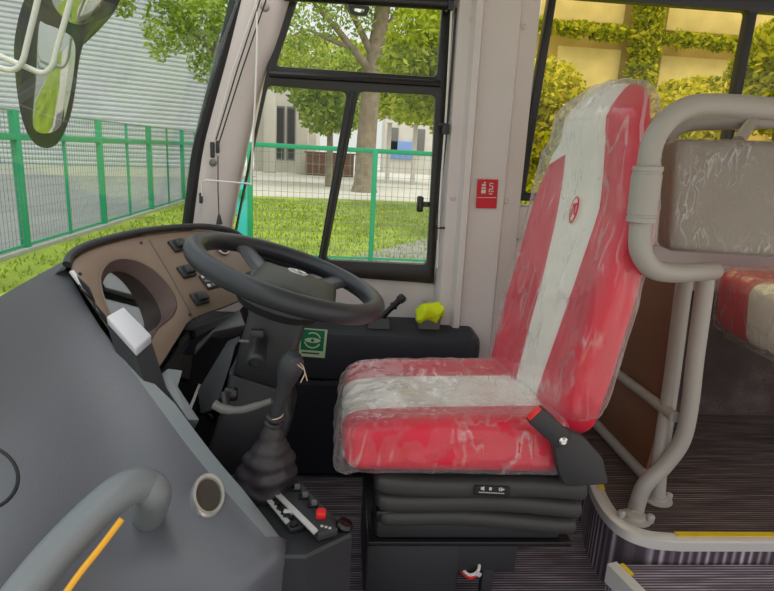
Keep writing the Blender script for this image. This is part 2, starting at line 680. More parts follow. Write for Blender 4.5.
# ledge panel under the rear window
MB().box((1.9, WY - .02, .93), (2.6, .05, .12), .012).build('trim_6', 'cream', kind='structure')
# screw caps on the wall and pillar are built with the pillar

# A pillar between the windscreen and the driver's window
lft = [(243, -14), (227, 52), (219, 82), (212, 108), (203, 148), (195, 198), (190, 240)]
rgt = [(294, -14), (276, 44), (265, 70), (252, 116), (245, 150), (237, 190), (227, 245)]
LL = catmull([PY(x, y, 1.97) for x, y in lft], 5)
RR = catmull([PY(x, y, 2.028) for x, y in rgt], 5)
lps = []
for a, b in zip(LL, RR):
    m1 = a.lerp(b, .33) + V((0, -.012, 0))
    m2 = a.lerp(b, .75) + V((0, -.016, 0))
    lps.append([a, m1, m2, b, b + V((0, .06, 0)), a + V((-.02, .09, 0))])
MB().loft(lps).build('pillar_front', 'white', kind='structure', ang=60)
# rubber seal along the windscreen edge
sp = [(239, -14), (223, 52), (208, 108), (198, 150), (191, 200), (186, 240)]
MB().tube(catmull([PY(x, y, 1.975) for x, y in sp], 5), .019, 10).build('trim_7', 'seal', kind='structure')

# B pillar: grooved cover between driver's window and passenger windows
sec = [(0, 2.05), (.004, 1.99), (.012, 1.975), (.05, 1.972), (.060, 1.943), (.080, 1.940), (.090, 1.970), (.205, 1.965), (.215, 1.985), (.245, 1.99), (.275, 2.0), (.282, 2.05), (.282, 2.12), (0, 2.12)]
top, bot = PY(455, 0, 2.0), PY(437, 280, 2.0)
sl = (top.x - bot.x) / (top.z - bot.z)
lps = []
for z in (.2, .5, .8, 1.1, 1.4, 1.85):
    x0 = bot.x + (z - bot.z) * sl
    lps.append([V((x0 + a * (1.0 + .02 * (z - .7)), b, z)) for a, b in sec])
MB().loft(lps).build('pillar_middle', 'white', kind='structure', ang=25)
sc = struct('trim_8')
for px, py in ((472, 19), (524, 27), (453, 198), (506, 201), (424, 300)):
    yy = 1.972 if px != 424 else WY
    p = PY(px, py, yy if px not in (524, 506) else 1.985)
    MB().lathe(p + V((0, .003, 0)), (0, -1, 0), [(.0095, 0), (.0095, .004), (.007, .0065), (.0, .0075)], 16).build('screw_cap', 'cream', sc)

# ------------------------------------------------------------------ windows
def win_frame(name, outer, holes, y, depth, rad=.02, orad=0.0):
    w = struct(name)
    o = rounded([PY(a, b, y) for a, b in outer], orad) if orad else [PY(a, b, y) for a, b in outer]
    hs = [rounded([PY(a, b, y) for a, b in h], rad, 5) for h in holes]
    MB().plate(o, (0, depth, 0), hs, bev=.003).build('window_frame', 'frame', w)
    return w, hs


hp = [(304, -22), (444, -12), (437, 77), (275, 66)]
hl = [(267, 85), (347, 92), (318, 260), (231, 252)]
hr = [(359, 91), (436, 95), (427, 265), (326, 260)]
w1, hs = win_frame('window_1', [(290, -50), (456, -40), (434, 284), (330, 276), (228, 266)], [hp, hl, hr], 2.03, .03)
for h in hs:
    MB().plate([p + V((0, .012, 0)) for p in h], (0, .004, 0)).build('pane', 'glass', w1)
# raised sliding bar, sash rail and catch
a, b = PY(270, 74, 2.03), PY(440, 84, 2.03)
MB().tube([a + V((0, -.006, 0)), b + V((0, -.006, 0))], .011, 8).build('sash_rail', 'frame', w1)
a, b = PY(353, 92, 2.026), PY(322, 262, 2.026)
MB().tube([a, b], .010, 8).build('sash_bar', 'frame', w1)
c = PY(420, 204, 2.02)
m = MB().box(c, (.022, .03, .055), .006)
m.box(c + V((.02, 0, 0)), (.03, .016, .018), .004)
m.build('catch', 'blackgloss', w1)
# passenger windows: frame edge, two panes with a slim black divider
topz = PY(650, 4, WY).z
zb = PY(520, 192, WY).z
x_l = PY(534, 100, WY).x
w2 = struct('window_2')
xd = PY(745, 50, WY).x
fr = MB()
fr.plate([(x_l - .03, WY - .01, zb - .03), (3.2, WY - .01, zb - .03), (3.2, WY - .01, topz + .12), (x_l + .02, WY - .01, topz + .12)], (0, .04, 0),
         [rounded([(x_l + .002, WY - .01, zb), (xd - .014, WY - .01, zb), (xd - .014, WY - .01, topz), (x_l + .037, WY - .01, topz)], .012, 3),
          rounded([(xd + .014, WY - .01, zb), (3.15, WY - .01, zb), (3.15, WY - .01, topz), (xd + .014, WY - .01, topz)], .012, 3)], bev=.003)
fr.build('window_frame', 'frame', w2)
for xa, xb in ((x_l - .005, xd - .01), (xd + .01, 3.16)):
    MB().box(((xa + xb) / 2, WY + .012, (zb + topz) / 2), (xb - xa, .005, topz - zb + .02)).build('pane', 'amber', w2)

# windscreen: raked and curved glass from dash to roof
base = [(-.60, .15, .80), (-.70, .5, .80), (-.745, .9, .80), (-.755, 1.3, .80), (-.72, 1.6, .80), (-.63, 1.85, .82), (-.545, 1.97, .84)]
base = catmull(base, 5)
topc = [p + V((.30, 0, .95)) for p in base]
topc[-1] = PY(237, -14, 1.97)
for i in range(len(topc)):
    t = i / (len(topc) - 1)
    topc[i] = V((topc[i].x, topc[i].y, topc[i].z))
lps = []
for k in range(7):
    t = k / 6
    lps.append([a.lerp(b, t) + V((-.03 * sin(pi * t), 0, 0)) for a, b in zip(base, topc)])
m = MB()
m.loft(lps, closed=False)
m.loft([[p + V((-.006, .002, 0)) for p in l] for l in lps], closed=False)
m.build('window_3', 'wsglass', kind='structure', ang=60)
MB().box((1.55, .85, 1.93), (3.3, 2.5, .04)).build('ceiling', 'white', kind='structure')
#@@BLIND
# ------------------------------------------------------------------ roller blind, cords
rb = thing('roller_blind', 'black rolled sunblind across the top of the driver side window', 'blind', PY(370, -4, 1.985))
a, b = PY(284, -6, 1.985), PY(452, 4, 1.985)
MB().tube([a, b], .02, 14).build('roller', 'frame', rb)
MB().box(PY(450, 0, 1.985), (.02, .05, .07), .006).build('end_bracket', 'blackgloss', rb)
c = PY(359, 10, 1.972)
m = MB().plate(rounded([c + V(v) for v in ((-.036, 0, .016), (.036, 0, .012), (.024, 0, -.016), (-.026, 0, -.014))], .008), (0, .014, 0),
               [rounded([c + V(v) for v in ((-.018, 0, .007), (.018, 0, .006), (.015, 0, -.007), (-.015, 0, -.006))], .006)])
m.build('pull_grip', 'black', rb)

rc = thing('blind_cord', 'thin cord and guide rod beside the middle pillar with a black clip', 'cord', PY(440, 200, 1.985))
MB().tube(catmull([PY(452, 0, 1.975), PY(449, 60, 1.975), PY(445, 130, 1.975), PY(440, 200, 1.975), PY(437, 268, 1.975)], 5), .0035, 6).build('cord', 'cord_white', rc)
MB().tube(catmull([PY(456, 8, 1.985), PY(447, 128, 1.985), PY(436, 225, 1.985)], 5), .004, 6).build('guide_rod', 'blackgloss', rc)
c = PY(446, 129, 1.973)
m = MB().box(c, (.022, .018, .035), .005)
m.box(c + V((-.012, 0, .014)), (.024, .012, .01), .003)
m.build('clip', 'black', rc)
m = MB().tube([PY(437, 228, 1.975), PY(445, 228, 1.975)], .004, 6)
m.tube([PY(437, 228, 1.975), PY(436, 240, 1.975)], .004, 6)
m.build('hook', 'blackgloss', rc)

ac = thing('blind_cord', 'dark blind cords running down the white front pillar to a black tassel', 'cord', PY(222, 180, 1.93))
for (x0, y0), (x1, y1) in (((262, -6), (216, 140)), ((268, -6), (218, 146))):
    MB().tube([PY(x0, y0, 1.945), PY((x0 + x1) / 2 - 1, (y0 + y1) / 2, 1.94), PY(x1, y1, 1.945)], .0022, 6).build('cord', 'cord_dark', ac)
MB().tube([PY(259, -6, 1.945), PY(232, 72, 1.94), PY(213, 142, 1.945)], .0022, 6).build('cord', 'cord_white', ac)
p = PY(215, 150, 1.945)
m = MB().box(p + V((-.008, 0, 0)), (.013, .018, .05), .004)
m.box(p + V((.008, .002, .01)), (.011, .016, .04), .004)
m.build('cord_clip', 'black', ac)
MB().lathe(PY(213, 163, 1.945), (0, -1, 0), [(.011, -.008), (.012, .004), (.006, .008), (0, .009)], 14).build('pulley', 'cup', ac)
MB().tube([PY(218, 156, 1.94), PY(218, 190, 1.94), PY(219, 216, 1.94)], .0018, 6).build('pull_line', 'cord_dark', ac)
MB().lathe(PY(219, 214, 1.94), (.02, 0, -1), [(.002, 0), (.005, .006), (.010, .028), (.010, .034), (0, .034)], 10).build('tassel', 'black', ac)
MB().lathe(PY(265, 7, 1.955), (0, -1, 0), [(.014, -.005), (.014, .004), (.009, .009), (0, .01)], 16).build('stud', 'tube', ac)

wr = thing('wire_stay', 'white wire stay crossing from the front pillar to the side window edge', 'wire', PY(250, 180, 1.93))
MB().tube(catmull([PY(256, -6, 1.95), PY(257, 40, 1.94), PY(255, 100, 1.93), PY(252, 160, 1.93), PY(251, 185, 1.93)], 5), .0035, 8).build('rod', 'cord_white', wr)
MB().tube([PY(252, 184, 1.93), PY(230, 182, 1.93), PY(206, 180, 1.935), PY(202, 182, 1.94), PY(202, 196, 1.945)], .0028, 8).build('wire', 'cord_white', wr)
p = PY(201, 198, 1.95)
m = MB().box(p, (.010, .016, .035), .003)
m.build('clip', 'black', wr)

# red sticker on the middle pillar
p = PY(487, 194, 1.962)
st = thing('sticker', 'red rectangular sticker with white marks on the pale middle pillar', 'sticker', p)
mt = Matrix.Translation(p) @ Matrix.Rotation(radians(-2), 4, 'Y')


def flat(name, mat, parent, quads, dy):
    m = MB()
    for q in quads:
        m.plate([mt @ V((a, dy, b)) for a, b in q], (0, -.0008, 0))
    return m.build(name, mat, parent)


flat('backing', 'redlabel', st, [[(-.036, .049), (.036, .049), (.036, -.049), (-.036, -.049)]], 0)
def bar(x, z, w, h):
    return [(x - w / 2, z + h / 2), (x + w / 2, z + h / 2), (x + w / 2, z - h / 2), (x - w / 2, z - h / 2)]
flat('white_marks', 'white', st, [bar(-.013, .008 - .0, .015, .012), bar(-.013, .020, .015, .006), bar(-.013, .030, .013, .007), bar(-.010, .038, .006, .005),
     bar(.013, .036, .014, .0035), bar(.008, .031, .004, .010), bar(.013, .027, .014, .0035), bar(.018, .022, .004, .010), bar(.013, .017, .012, .0035), bar(.007, .011, .004, .008), bar(.017, .009, .010, .0035), bar(.012, .001, .012, .0035), bar(0, -.012, .066, .0018)], -.0009)
flat('dark_marks', 'red', st, [bar(0, -.022, .05, .004), bar(0, -.031, .056, .004), bar(-.004, -.040, .044, .004)], -.0009)
#@@DASH
# ------------------------------------------------------------------ dashboard
da = thing('dashboard', 'large dark grey moulded dashboard wrapping round the steering wheel below the windscreen', 'dashboard', (-.5, 1.4, 0))
C0 = [(62, 262, 1.45), (20, 285, 1.3), (-40, 322, 1.12), (-100, 380, .95)]
C1 = [(97, 322, 1.36), (50, 370, 1.2), (-20, 440, 1.0), (-80, 520, .85)]
C2 = [(150, 395, 1.245), (104, 452, 1.1), (40, 540, .88), (0, 610, .75)]
C3 = [(201, 463, 1.135), (170, 504, 1.03), (130, 570, .92), (110, 640, .86)]
C4 = [(266, 537, 1.0), (265, 562, .96), (236, 600, .912), (220, 660, .89)]
cols = [[PY(*p) for p in c] for c in (C0, C1, C2, C3, C4)]
# smooth in both directions
cc = [catmull(c, 8) for c in cols]
rows = []
for i in range(len(cc[0])):
    rows.append(catmull([c[i] for c in cc], 8))
m = MB()
m.loft(rows, closed=False)
# skirt to the floor on the camera side
last = rows[-1]
m.loft([last, [V((p.x, p.y - .01, p.z - .06)) for p in last], [V((p.x, p.y, -.25)) for p in last]], closed=False)
# rounded end on the right
endc = [r[-1] for r in rows]
e1 = [p + V((.024, .018, -.012)) for p in endc]
e2 = [p + V((.036, .050, -.045)) for p in endc]
e3 = [V((p.x + .02, p.y + .06, -.02)) for p in endc]
m.loft([endc, e1, e2, e3], closed=False)
bmesh.ops.remove_doubles(m.bm, verts=m.bm.verts, dist=1e-5)
bmesh.ops.recalc_face_normals(m.bm, faces=m.bm.faces)
bv_dash = BVHTree.FromBMesh(m.bm)
m.build('cowl', 'dash', da, ang=50)


def on_dash(px, py, up=0.0):
    hit = bv_dash.ray_cast(CAM, ray(px, py).normalized())
    n = hit[1]
    if n.dot(CAM - hit[0]) < 0:
        n = -n
    return hit[0] + n * up, n


# chamfer along the driver's side, light on it painted as paler grey, then the drop to the floor
ridge = rows[0]
ch, dr, db = [], [], []
for i, p in enumerate(ridge):
    a, b = ridge[max(i - 1, 0)], ridge[min(i + 1, len(ridge) - 1)]
    tg = (b - a).normalized()
    n = V((-tg.y, tg.x, 0)).normalized()
    if n.x < 0:
        n = -n
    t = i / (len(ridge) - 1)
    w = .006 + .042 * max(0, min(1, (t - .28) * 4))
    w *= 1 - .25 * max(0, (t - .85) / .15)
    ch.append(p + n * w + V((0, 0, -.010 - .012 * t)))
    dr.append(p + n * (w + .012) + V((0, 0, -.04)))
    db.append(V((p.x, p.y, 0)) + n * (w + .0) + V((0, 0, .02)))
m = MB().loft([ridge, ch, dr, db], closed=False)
m.build('inner_edge', 'edge_lit', da, ang=30)

# instrument panel plane
PP = Plane(PY(80, 268, 1.42), PY(240, 240, 1.9), PY(155, 365, 1.33))
po = [(72, 268), (80, 254), (100, 245), (132, 237), (165, 232), (205, 230), (236, 236), (250, 250), (262, 280), (240, 300), (194, 318), (180, 335), (160, 366), (150, 372), (120, 340), (92, 300)]
outer = catmull([PP.at(*p) for p in po], 3, True)
hole = catmull([PP.at(*p) for p in [(100, 285), (104, 268), (116, 260), (134, 261), (152, 270), (168, 286), (176, 303), (172, 316), (158, 328), (146, 344), (130, 340), (112, 318)]], 5, True)
m = MB().plate(outer, -PP.n * .012, [hole], bev=.002)
m.build('instrument_panel', 'brown', da)
# recess wall and lens
cen = sum(hole, V()) / len(hole)
ln_ = V((.915, -.28, .74)).normalized()
lo_ = cen - PP.n * .038
l2 = [cen + (p - cen) * .86 for p in hole]
l2 = [p - PP.n * ((p - lo_).dot(ln_) / PP.n.dot(ln_)) for p in l2]
l2b = [(cen + (p - cen) * .97).lerp(b_, .3) for p, b_ in zip(hole, l2)]
MB().loft([[cen + (p - cen) * 1.03 + PP.n * .001 for p in hole], [cen + (p - cen) * .985 + PP.n * .004 for p in hole], l2b, l2], caps=False).build('cluster_recess', 'brown_in', da, ang=60)
MB().plate([p - ln_ * .012 for p in l2], -ln_ * .004).build('cluster_face', 'dial', da)
MB().plate(l2, -ln_ * .004).build('cluster_lens', 'lens', da)
lc = PP.at(140, 326, -.045)
Rp = frame_from_normal(PP.n)
ticks = MB()
ta, tb = PP.at(132, 329, -.04), PP.at(148, 318, -.04)
for k in range(7):
    ticks.box(ta.lerp(tb, k / 6), (.003, .012, .002), rot=Rp)
ticks.build('indicator_strip', 'black', da)
# seam between cluster surround and switch panel
MB().tube([PP.at(149, 240, .0002), PP.at(170, 275, .0002), PP.at(192, 316, .0002)], .0018, 6).build('panel_seam', 'black', da)
# dark hood lip
lip = [(66, 266), (70, 257), (82, 249), (105, 241), (140, 233), (175, 229), (205, 228), (232, 233), (247, 246), (258, 264), (266, 284)]
lp = catmull([PP.at(*p, .006) for p in lip], 5)
MB().tube(lp, .0105, 10).build('hood_lip', 'black', da)
# deck between the lip and the windscreen, and a dark backing added to keep the cavity below black
deck_in = catmull([PP.at(*p, -.006) for p in lip[:-2]], 3)
m = MB()
dk0 = [p + V((0, 0, -.004)) for p in deck_in]
wsb = []
for i in range(len(dk0)):
    t = i / (len(dk0) - 1)
    k = min(int(t * 12), 12)
    wsb.append(V((-.74 + .20 * t ** 1.5, 1.40 + .57 * t, .80)))
m.loft([dk0, wsb, [V((p.x, p.y, -.2)) for p in wsb]], closed=False)
m.build('deck', 'darkgrey', da, ang=60)
bt = [PP.at(x, y, -.07) for x, y in [(80, 300), (150, 372), (185, 335), (245, 305), (262, 285)]]
MB().loft([bt, [V((p.x - .06, p.y + .02, .25)) for p in bt], [V((p.x - .06, p.y + .02, 0)) for p in bt]], closed=False).build('cavity_backing', 'navy', da)
# lower mouldings beside the column
m = MB()
q = [PY(194, 328, 1.62), PY(240, 309, 1.72), PY(246, 325, 1.66), PY(214, 332, 1.60), PY(196, 352, 1.55)]
m.plate(q, (-.03, .05, -.05), bev=.006)
m.build('lower_shelf', 'dash_light', da)  # lighter grey paints in the light falling on the shelf
m = MB()
q = [PY(178, 340, 1.55), PY(188, 328, 1.58), PY(194, 350, 1.58), PY(190, 380, 1.5), PY(168, 372, 1.44)]
m.plate(q, (-.04, .04, -.03), bev=.005)
m.build('lower_panel', 'black', da)
q = [PY(160, 372, 1.36), PY(188, 338, 1.46), PY(189, 344, 1.46), PY(163, 382, 1.36)]
MB().plate(q, (-.01, .01, 0)).build('vent_slot', 'seal', da)
q = [PY(158, 376, 1.34), PY(168, 368, 1.36), PY(183, 370, 1.36), PY(178, 386, 1.34), PY(200, 420, 1.28), PY(188, 420, 1.27)]
MB().plate(q, (-.02, .03, -.04), bev=.004).build('side_bracket', 'dash_light', da)
# brake linkage and pedals in the dark footwell
m = MB()
for (x, y), (x2, y2) in (((196, 398), (214, 420)), ((200, 385), (190, 410)), ((205, 410), (222, 412))):
    m.tube([PY(x, y, 1.5), PY(x2, y2, 1.45)], .010, 8)
m.box(PY(206, 408, 1.47), (.05, .03, .04), .008)
m.build('pedal_linkage', 'blackgloss', da)
# rocker switches
for px, py, a in ((177, 246, 0), (186, 272, 0), (199, 299, 0)):
    c = PP.at(px, py, .004)
    ex = (PP.at(px + 10, py - 2.5) - PP.at(px - 10, py + 2.5)).normalized()
    ey = PP.n.cross(ex)
    R = Matrix((ex, ey, PP.n)).transposed()
    bz = MB().box(c, (.050, .040, .012), .004, R).build('rocker_switch', 'black', da)
    MB().box(c + PP.n * .010 + ex * .004, (.036, .026, .014), .004, R @ Matrix.Rotation(radians(8), 3, 'Y')).build('rocker', 'darkgrey', bz)
# keypad
c = PP.at(211, 281, .003)
ex = (PP.at(220, 278.5) - PP.at(200, 283.5)).normalized()
ey = PP.n.cross(ex)
R = Matrix((ex, ey, PP.n)).transposed()
kp = MB().box(c, (.066, .052, .005), .002, R).build('keypad', 'black', da)
for i in range(4):
    for j in range(3):
        MB().box(c + ex * (-.024 + i * .016) + ey * (-.016 + j * .016) + PP.n * .004, (.011, .011, .004), .0015, R).build('key', 'palegrey' if (i + j) % 2 == 0 else 'cup', kp)
# pale ring round the hazard knob
c = PP.at(222, 250, .004)
MB().lathe(c, PP.n, [(.017, 0), (.021, 0), (.0215, .004), (.019, .006), (.0165, .004), (.017, 0)], 28).build('ring', 'cream', da)
MB().lathe(c, PP.n, [(.0155, 0), (.0155, .006), (.012, .010), (0, .011)], 20).build('knob', 'darkgrey', da)
for px, py in ((141, 243), (80, 274), (194, 319), (190, 315)):
    MB().lathe(PP.at(px, py), PP.n, [(.0045, 0), (.0045, .002), (0, .0025)], 10).build('screw', 'seal', da)
# black clips at the panel's left edge
m = MB()
q = [PP.at(72, 275, .004), PP.at(88, 290, .004), PP.at(94, 305, .004), PP.at(80, 292, .004)]
m.plate(q, PP.n * .008, bev=.002)
q = [PP.at(92, 304, .004), PP.at(104, 318, .004), PP.at(106, 326, .004), PP.at(94, 312, .004)]
m.plate(q, PP.n * .008, bev=.002)
m.build('edge_clip', 'blackgloss', da)
m = MB().plate([PP.at(68, 274, .006), PP.at(72, 273, .006), PP.at(84, 292, .006), PP.at(80, 290, .006)], PP.n * .006)
m.build('edge_clip', 'palegrey', da)

# chrome ringed speaker on the cowl
c, n = on_dash(207, 497)
n = (n + V((.30, -.25, .1))).normalized()
c = c + n * .009
hz = V((1, 0, 0)) - n * n.x
hz.normalize()
ov = Matrix.Translation(c) @ Matrix.Scale(.72, 4, (hz + V((0, 0, .25))).normalized()) @ Matrix.Translation(-c)
m = MB().lathe(c - n * .01, n, [(.034, -.02), (.047, -.02), (.0475, .012), (.044, .017), (.037, .016), (.034, .010)], 36)
m.bm.transform(ov)
so = m.build('speaker_ring', 'silver', da)
m = MB().lathe(c - n * .01, n, [(.0345, 0), (.0345, .011), (.018, .0125), (.006, .0125), (0, .0125)], 28)
m.bm.transform(ov)
m.build('speaker_mesh', 'mesh', so)
# round flush hatch at the left edge
ring = []
for k in range(40):
    a = 2 * pi * k / 40
    p, n = on_dash(-22 + 40 * cos(a), 478 + 33 * sin(a), -.0005)
    ring.append(p)
MB().tube(ring, .0035, 8, closed=True).build('hatch_seam', 'seal', da)

# grab handle
gh = thing('grab_handle', 'thick grey grab handle with an orange strip on the dash at lower left', 'handle', on_dash(150, 512)[0])
s0, n0 = on_dash(148, 512)
pth = [PY(-6, 640, .665), PY(18, 600, .72), PY(60, 549, .77), PY(104, 505, .82), PY(128, 488, .85), PY(146, 486, .875), PY(154, 496, .885), s0 + V((.0, 0, -.012))]
MB().tube(catmull(pth, 6), [.029] * 25 + [.029] * 5 + [.029] * 6 + [.029] * 7, 18).build('grip', 'dash_light', gh)
off = [PY(58, 604, .705), PY(80, 573, .735), PY(100, 548, .76), PY(122, 519, .785)]
MB().tube(catmull(off, 5), .0048, 8).build('orange_strip', 'orange', gh)

# pale box standing between cowl and cluster
pb = thing('control_box', 'pale grey box with black body wedged between dash cowl and instrument cluster', 'box', PY(140, 370, 1.33))
q = [PP.at(103, 321, .020), PP.at(119, 312.5, .026), PP.at(145, 343, .036), PP.at(130, 356, .032)]
MB().plate(q, (.0, 0, -.02), bev=.003).build('lid', 'palegrey', pb)
q2 = [p + V((0, 0, -.021)) for p in q]
MB().loft([q2, [p + V((.05, -.045, -.12)) for p in q2]]).build('body', 'black', pb)
#@@WHEEL
# ------------------------------------------------------------------ steering column and wheel
WC = V((-.139, 1.42, .838))
wt = radians(17.5)
wx = V((cos(wt), 0, -sin(wt)))
wyv = V((0, 1, 0))
wn = V((sin(wt), 0, cos(wt)))
cam_dir = V((-.10, 0, -1)).normalized()
sw = thing('steering_wheel', 'large black steering wheel with grey centre pad and silver emblem', 'steering wheel', WC)
RW = .233


def wp(ang, r, h=0):
    return WC + (wx * cos(ang) + wyv * sin(ang)) * r + wn * h


MB().tube([wp(2 * pi * k / 56, RW) for k in range(56)], .0245, 16, closed=True).build('rim', 'wheel', sw)
spk = MB()
for a in (50, 130, 230, 310):
    a = radians(a)
    d = radians(8)
    lps = []
    for r, h, w, th in ((.07, -.026, .050, .012), (.13, -.024, .036, .011), (.19, -.012, .030, .011), (.232, 0, .040, .013)):
        tv = -wx * sin(a) + wyv * cos(a)
        c = wp(a, r, h)
        lps.append([c + tv * (w * cos(2 * pi * k / 12)) + wn * (th * sin(2 * pi * k / 12)) for k in range(12)])
    spk = MB().loft(lps)
    spk.build('spoke', 'wheel', sw)
# centre pad
Rw = Matrix((wx, wyv, wn)).transposed()


def padf(p):
    q = p.copy()
    rr = (q.x / .105) ** 2 + (q.y / .12) ** 2
    q.z += .018 * max(0, 1 - rr)
    return q


MB().rbox((.108, .125, .022), .021, 12, padf, Matrix.Translation(WC - wn * .030 + wx * .026) @ Rw.to_4x4()).build('centre_pad', 'hub', sw, ang=60)
MB().lathe(WC + wn * .004 + wyv * .03 + wx * .02, wn, [(.0, -.003), (.030, -.003), (.030, .0), (.024, .003), (0, .004)], 20).build('emblem_backing', 'hub', sw)
# silver emblem: oval with a stroke through it
ce = WC + wn * .0085 + wyv * .03 + wx * .02
m = MB()
m.tube([ce + wx * (.024 * cos(2 * pi * k / 20)) + wyv * (.019 * sin(2 * pi * k / 20)) for k in range(20)], .0035, 6, closed=True)
m.tube(catmull([ce + wx * a + wyv * b for a, b in ((-.018, -.006), (-.008, .010), (.0, -.004), (.008, .010), (.018, -.002))], 4), .0042, 6)
m.build('emblem', 'silver', sw)
MB().lathe(WC - wn * .105, wn, [(.06, 0), (.10, .012), (.118, .035), (.115, .06), (.09, .085)], 28).build('horn_boot', 'black', sw)

sc_ = thing('steering_column', 'bulky black steering column with stalk under the steering wheel', 'steering column', (-.2, 1.42, 0))
ax = -wn


def colsec(c, hw, hd, r, zdir):
    e1 = V((0, 1, 0))
    e2 = zdir.cross(e1).normalized()
    pts = [c + e2 * a + e1 * b for a, b in ((-hw, -hd), (hw, -hd), (hw, hd), (-hw, hd))]
    return rounded(pts, r, 4)


q = lambda px, py, y=1.36: PY(px, py, y)
axis_ = V((.30, 0, .95)).normalized()
c0 = (q(250, 306) + q(308, 318)) / 2 + V((0, .06, 0))
c1 = (q(230, 372) + q(290, 384)) / 2 + V((0, .06, 0))
c2 = (q(224, 400) + q(296, 410)) / 2 + V((0, .06, 0))
MB().loft([colsec(c0 + axis_ * .03, .060, .055, .02, axis_), colsec(c0, .070, .075, .02, axis_), colsec(c0.lerp(c1, .5), .070, .08, .02, axis_), colsec(c1, .069, .075, .02, axis_), colsec(c1 - axis_ * .012, .062, .065, .02, axis_)]).build('shroud', 'black', sc_, ang=45)
c3 = (q(206, 450) + q(284, 452)) / 2 + V((0, .06, 0))
MB().loft([colsec(c1 - axis_ * .01, .078, .072, .02, axis_), colsec(c2, .088, .08, .02, axis_), colsec(c3, .095, .09, .02, V((0, 0, 1))), colsec(V((c3.x - .03, c3.y, .0)), .11, .10, .02, V((0, 0, 1)))]).build('pedestal', 'black', sc_, ang=45)
m = MB().plate([PY(197, 392, 1.38), PY(222, 350, 1.42), PY(236, 345, 1.42), PY(230, 365, 1.36), PY(216, 410, 1.35), PY(200, 415, 1.36)], (.0, .08, 0), bev=.006)
m.build('side_cover', 'darkgrey', sc_)
# ignition barrel with its silver tick
p = PY(257, 352, 1.27)
MB().lathe(p + V((.0, .05, .012)), (.02, -1, -.32), [(.019, 0), (.019, .040), (.0215, .044), (.0215, .082), (.016, .088), (.015, .080), (0, .080)], 20).build('ignition_barrel', 'black', sc_)
m = MB().box(PY(257, 333, 1.275), (.032, .02, .018), .004)
m.build('barrel_clamp', 'black', sc_)
MB().box(PY(244, 341, 1.284), (.024, .006, .006), .002).build('tick_mark', 'cup', sc_)
# adjustment lever
pl = [PY(214, 404, 1.24), PY(224, 409, 1.235), PY(240, 410, 1.23), PY(256, 406, 1.23), PY(272, 401, 1.23)]
MB().tube(catmull(pl, 5), [.011] * 8 + [.009] * 8 + [.008] * 5, 10).build('adjusting_lever', 'cup', sc_)
m = MB().tube([PY(224, 392, 1.26), PY(226, 406, 1.245)], .011, 8)
m.box(PY(231, 394, 1.262), (.03, .02, .03), .005)
m.build('lever_bracket', 'blackgloss', sc_)

# ------------------------------------------------------------------ gear console and lever
gc = thing('gear_console', 'low black floor console with switch plates beside the driver seat', 'console', (-.1, 1.15, 0))
ZC = .352
k0, k1, k2, k3 = PZ(352, 534, ZC), PZ(306, 556, ZC), PZ(245, 476, ZC), PZ(290, 470, ZC)
k2 = k2 + V((-.03, 0, 0))
tp = [k0, k1, k1 + V((-.16, 0, 0)), k2 + V((-.05, 0, 0)), k3]
lo = [V((p.x, p.y, 0)) for p in tp]
m = MB().loft([lo, [p + V((0, 0, -.006)) for p in tp], [p.lerp(sum(tp, V()) / 5, .03) for p in tp]])
m.build('body', 'black', gc, ang=25)


def cplate(quad, z0, z1, name, mat, bev=.003):
    return MB().plate([PZ(x, y, ZC + z0) for x, y in quad], (0, 0, z1 - z0), bev=bev).build(name, mat, gc)


cplate([(264, 484), (281, 480), (338, 536), (318, 542)], .002, .022, 'switch_plate', 'darkgrey')
cplate([(246, 482), (262, 480), (304, 530), (290, 534)], .002, .014, 'side_plate', 'black')
MB().plate([PZ(x, y, ZC + .0225) for x, y in [(263, 484), (268, 482), (318, 531), (314, 535)]], (0, 0, .003)).build('silver_edge', 'alu', gc)
MB().plate([PZ(x, y, ZC + .0145) for x, y in [(250, 481), (254, 480), (290, 522), (286, 525)]], (0, 0, .003)).build('silver_edge', 'alu', gc)
for px, py in ((296, 489), (304, 497), (313, 505)):
    c = PZ(px, py, ZC + .024)
    b = MB().box(c, (.024, .018, .010), .002).build('toggle_switch', 'blackgloss', gc)
    MB().box(c + V((.003, -.004, .009)), (.012, .009, .012), .002).build('toggle', 'cup', b)
c = PZ(321, 516, ZC + .024)
MB().box(c + V((0, 0, .006)), (.022, .022, .018), .005).build('red_button', 'redbtn', gc)
for px, py in ((322, 526), (326, 527), (330, 528)):
    MB().box(PZ(px, py, ZC + .0235), (.006, .005, .002)).build('legend', 'cream', gc)
m = MB()
random.seed(3)
for k in range(9):
    px = 277 + k * 2.2
    py = 506 + k * 2.4 + random.uniform(-3, 3)
    m.box(PZ(px, py, ZC + .017), (.012, .010, .01), .002)
m.build('relay_row', 'blackgloss', gc)
MB().box(PZ(289, 512, ZC + .02), (.026, .014, .01), .004).build('bright_clip', 'palegrey', gc)
c = PZ(344, 526, ZC + .005)
m = MB().lathe(c, (.3, 0, 1), [(.018, -.02), (.018, .0), (.02, .003), (.016, .010), (0, .012)], 16)
m.build('knob', 'blackgloss', gc)

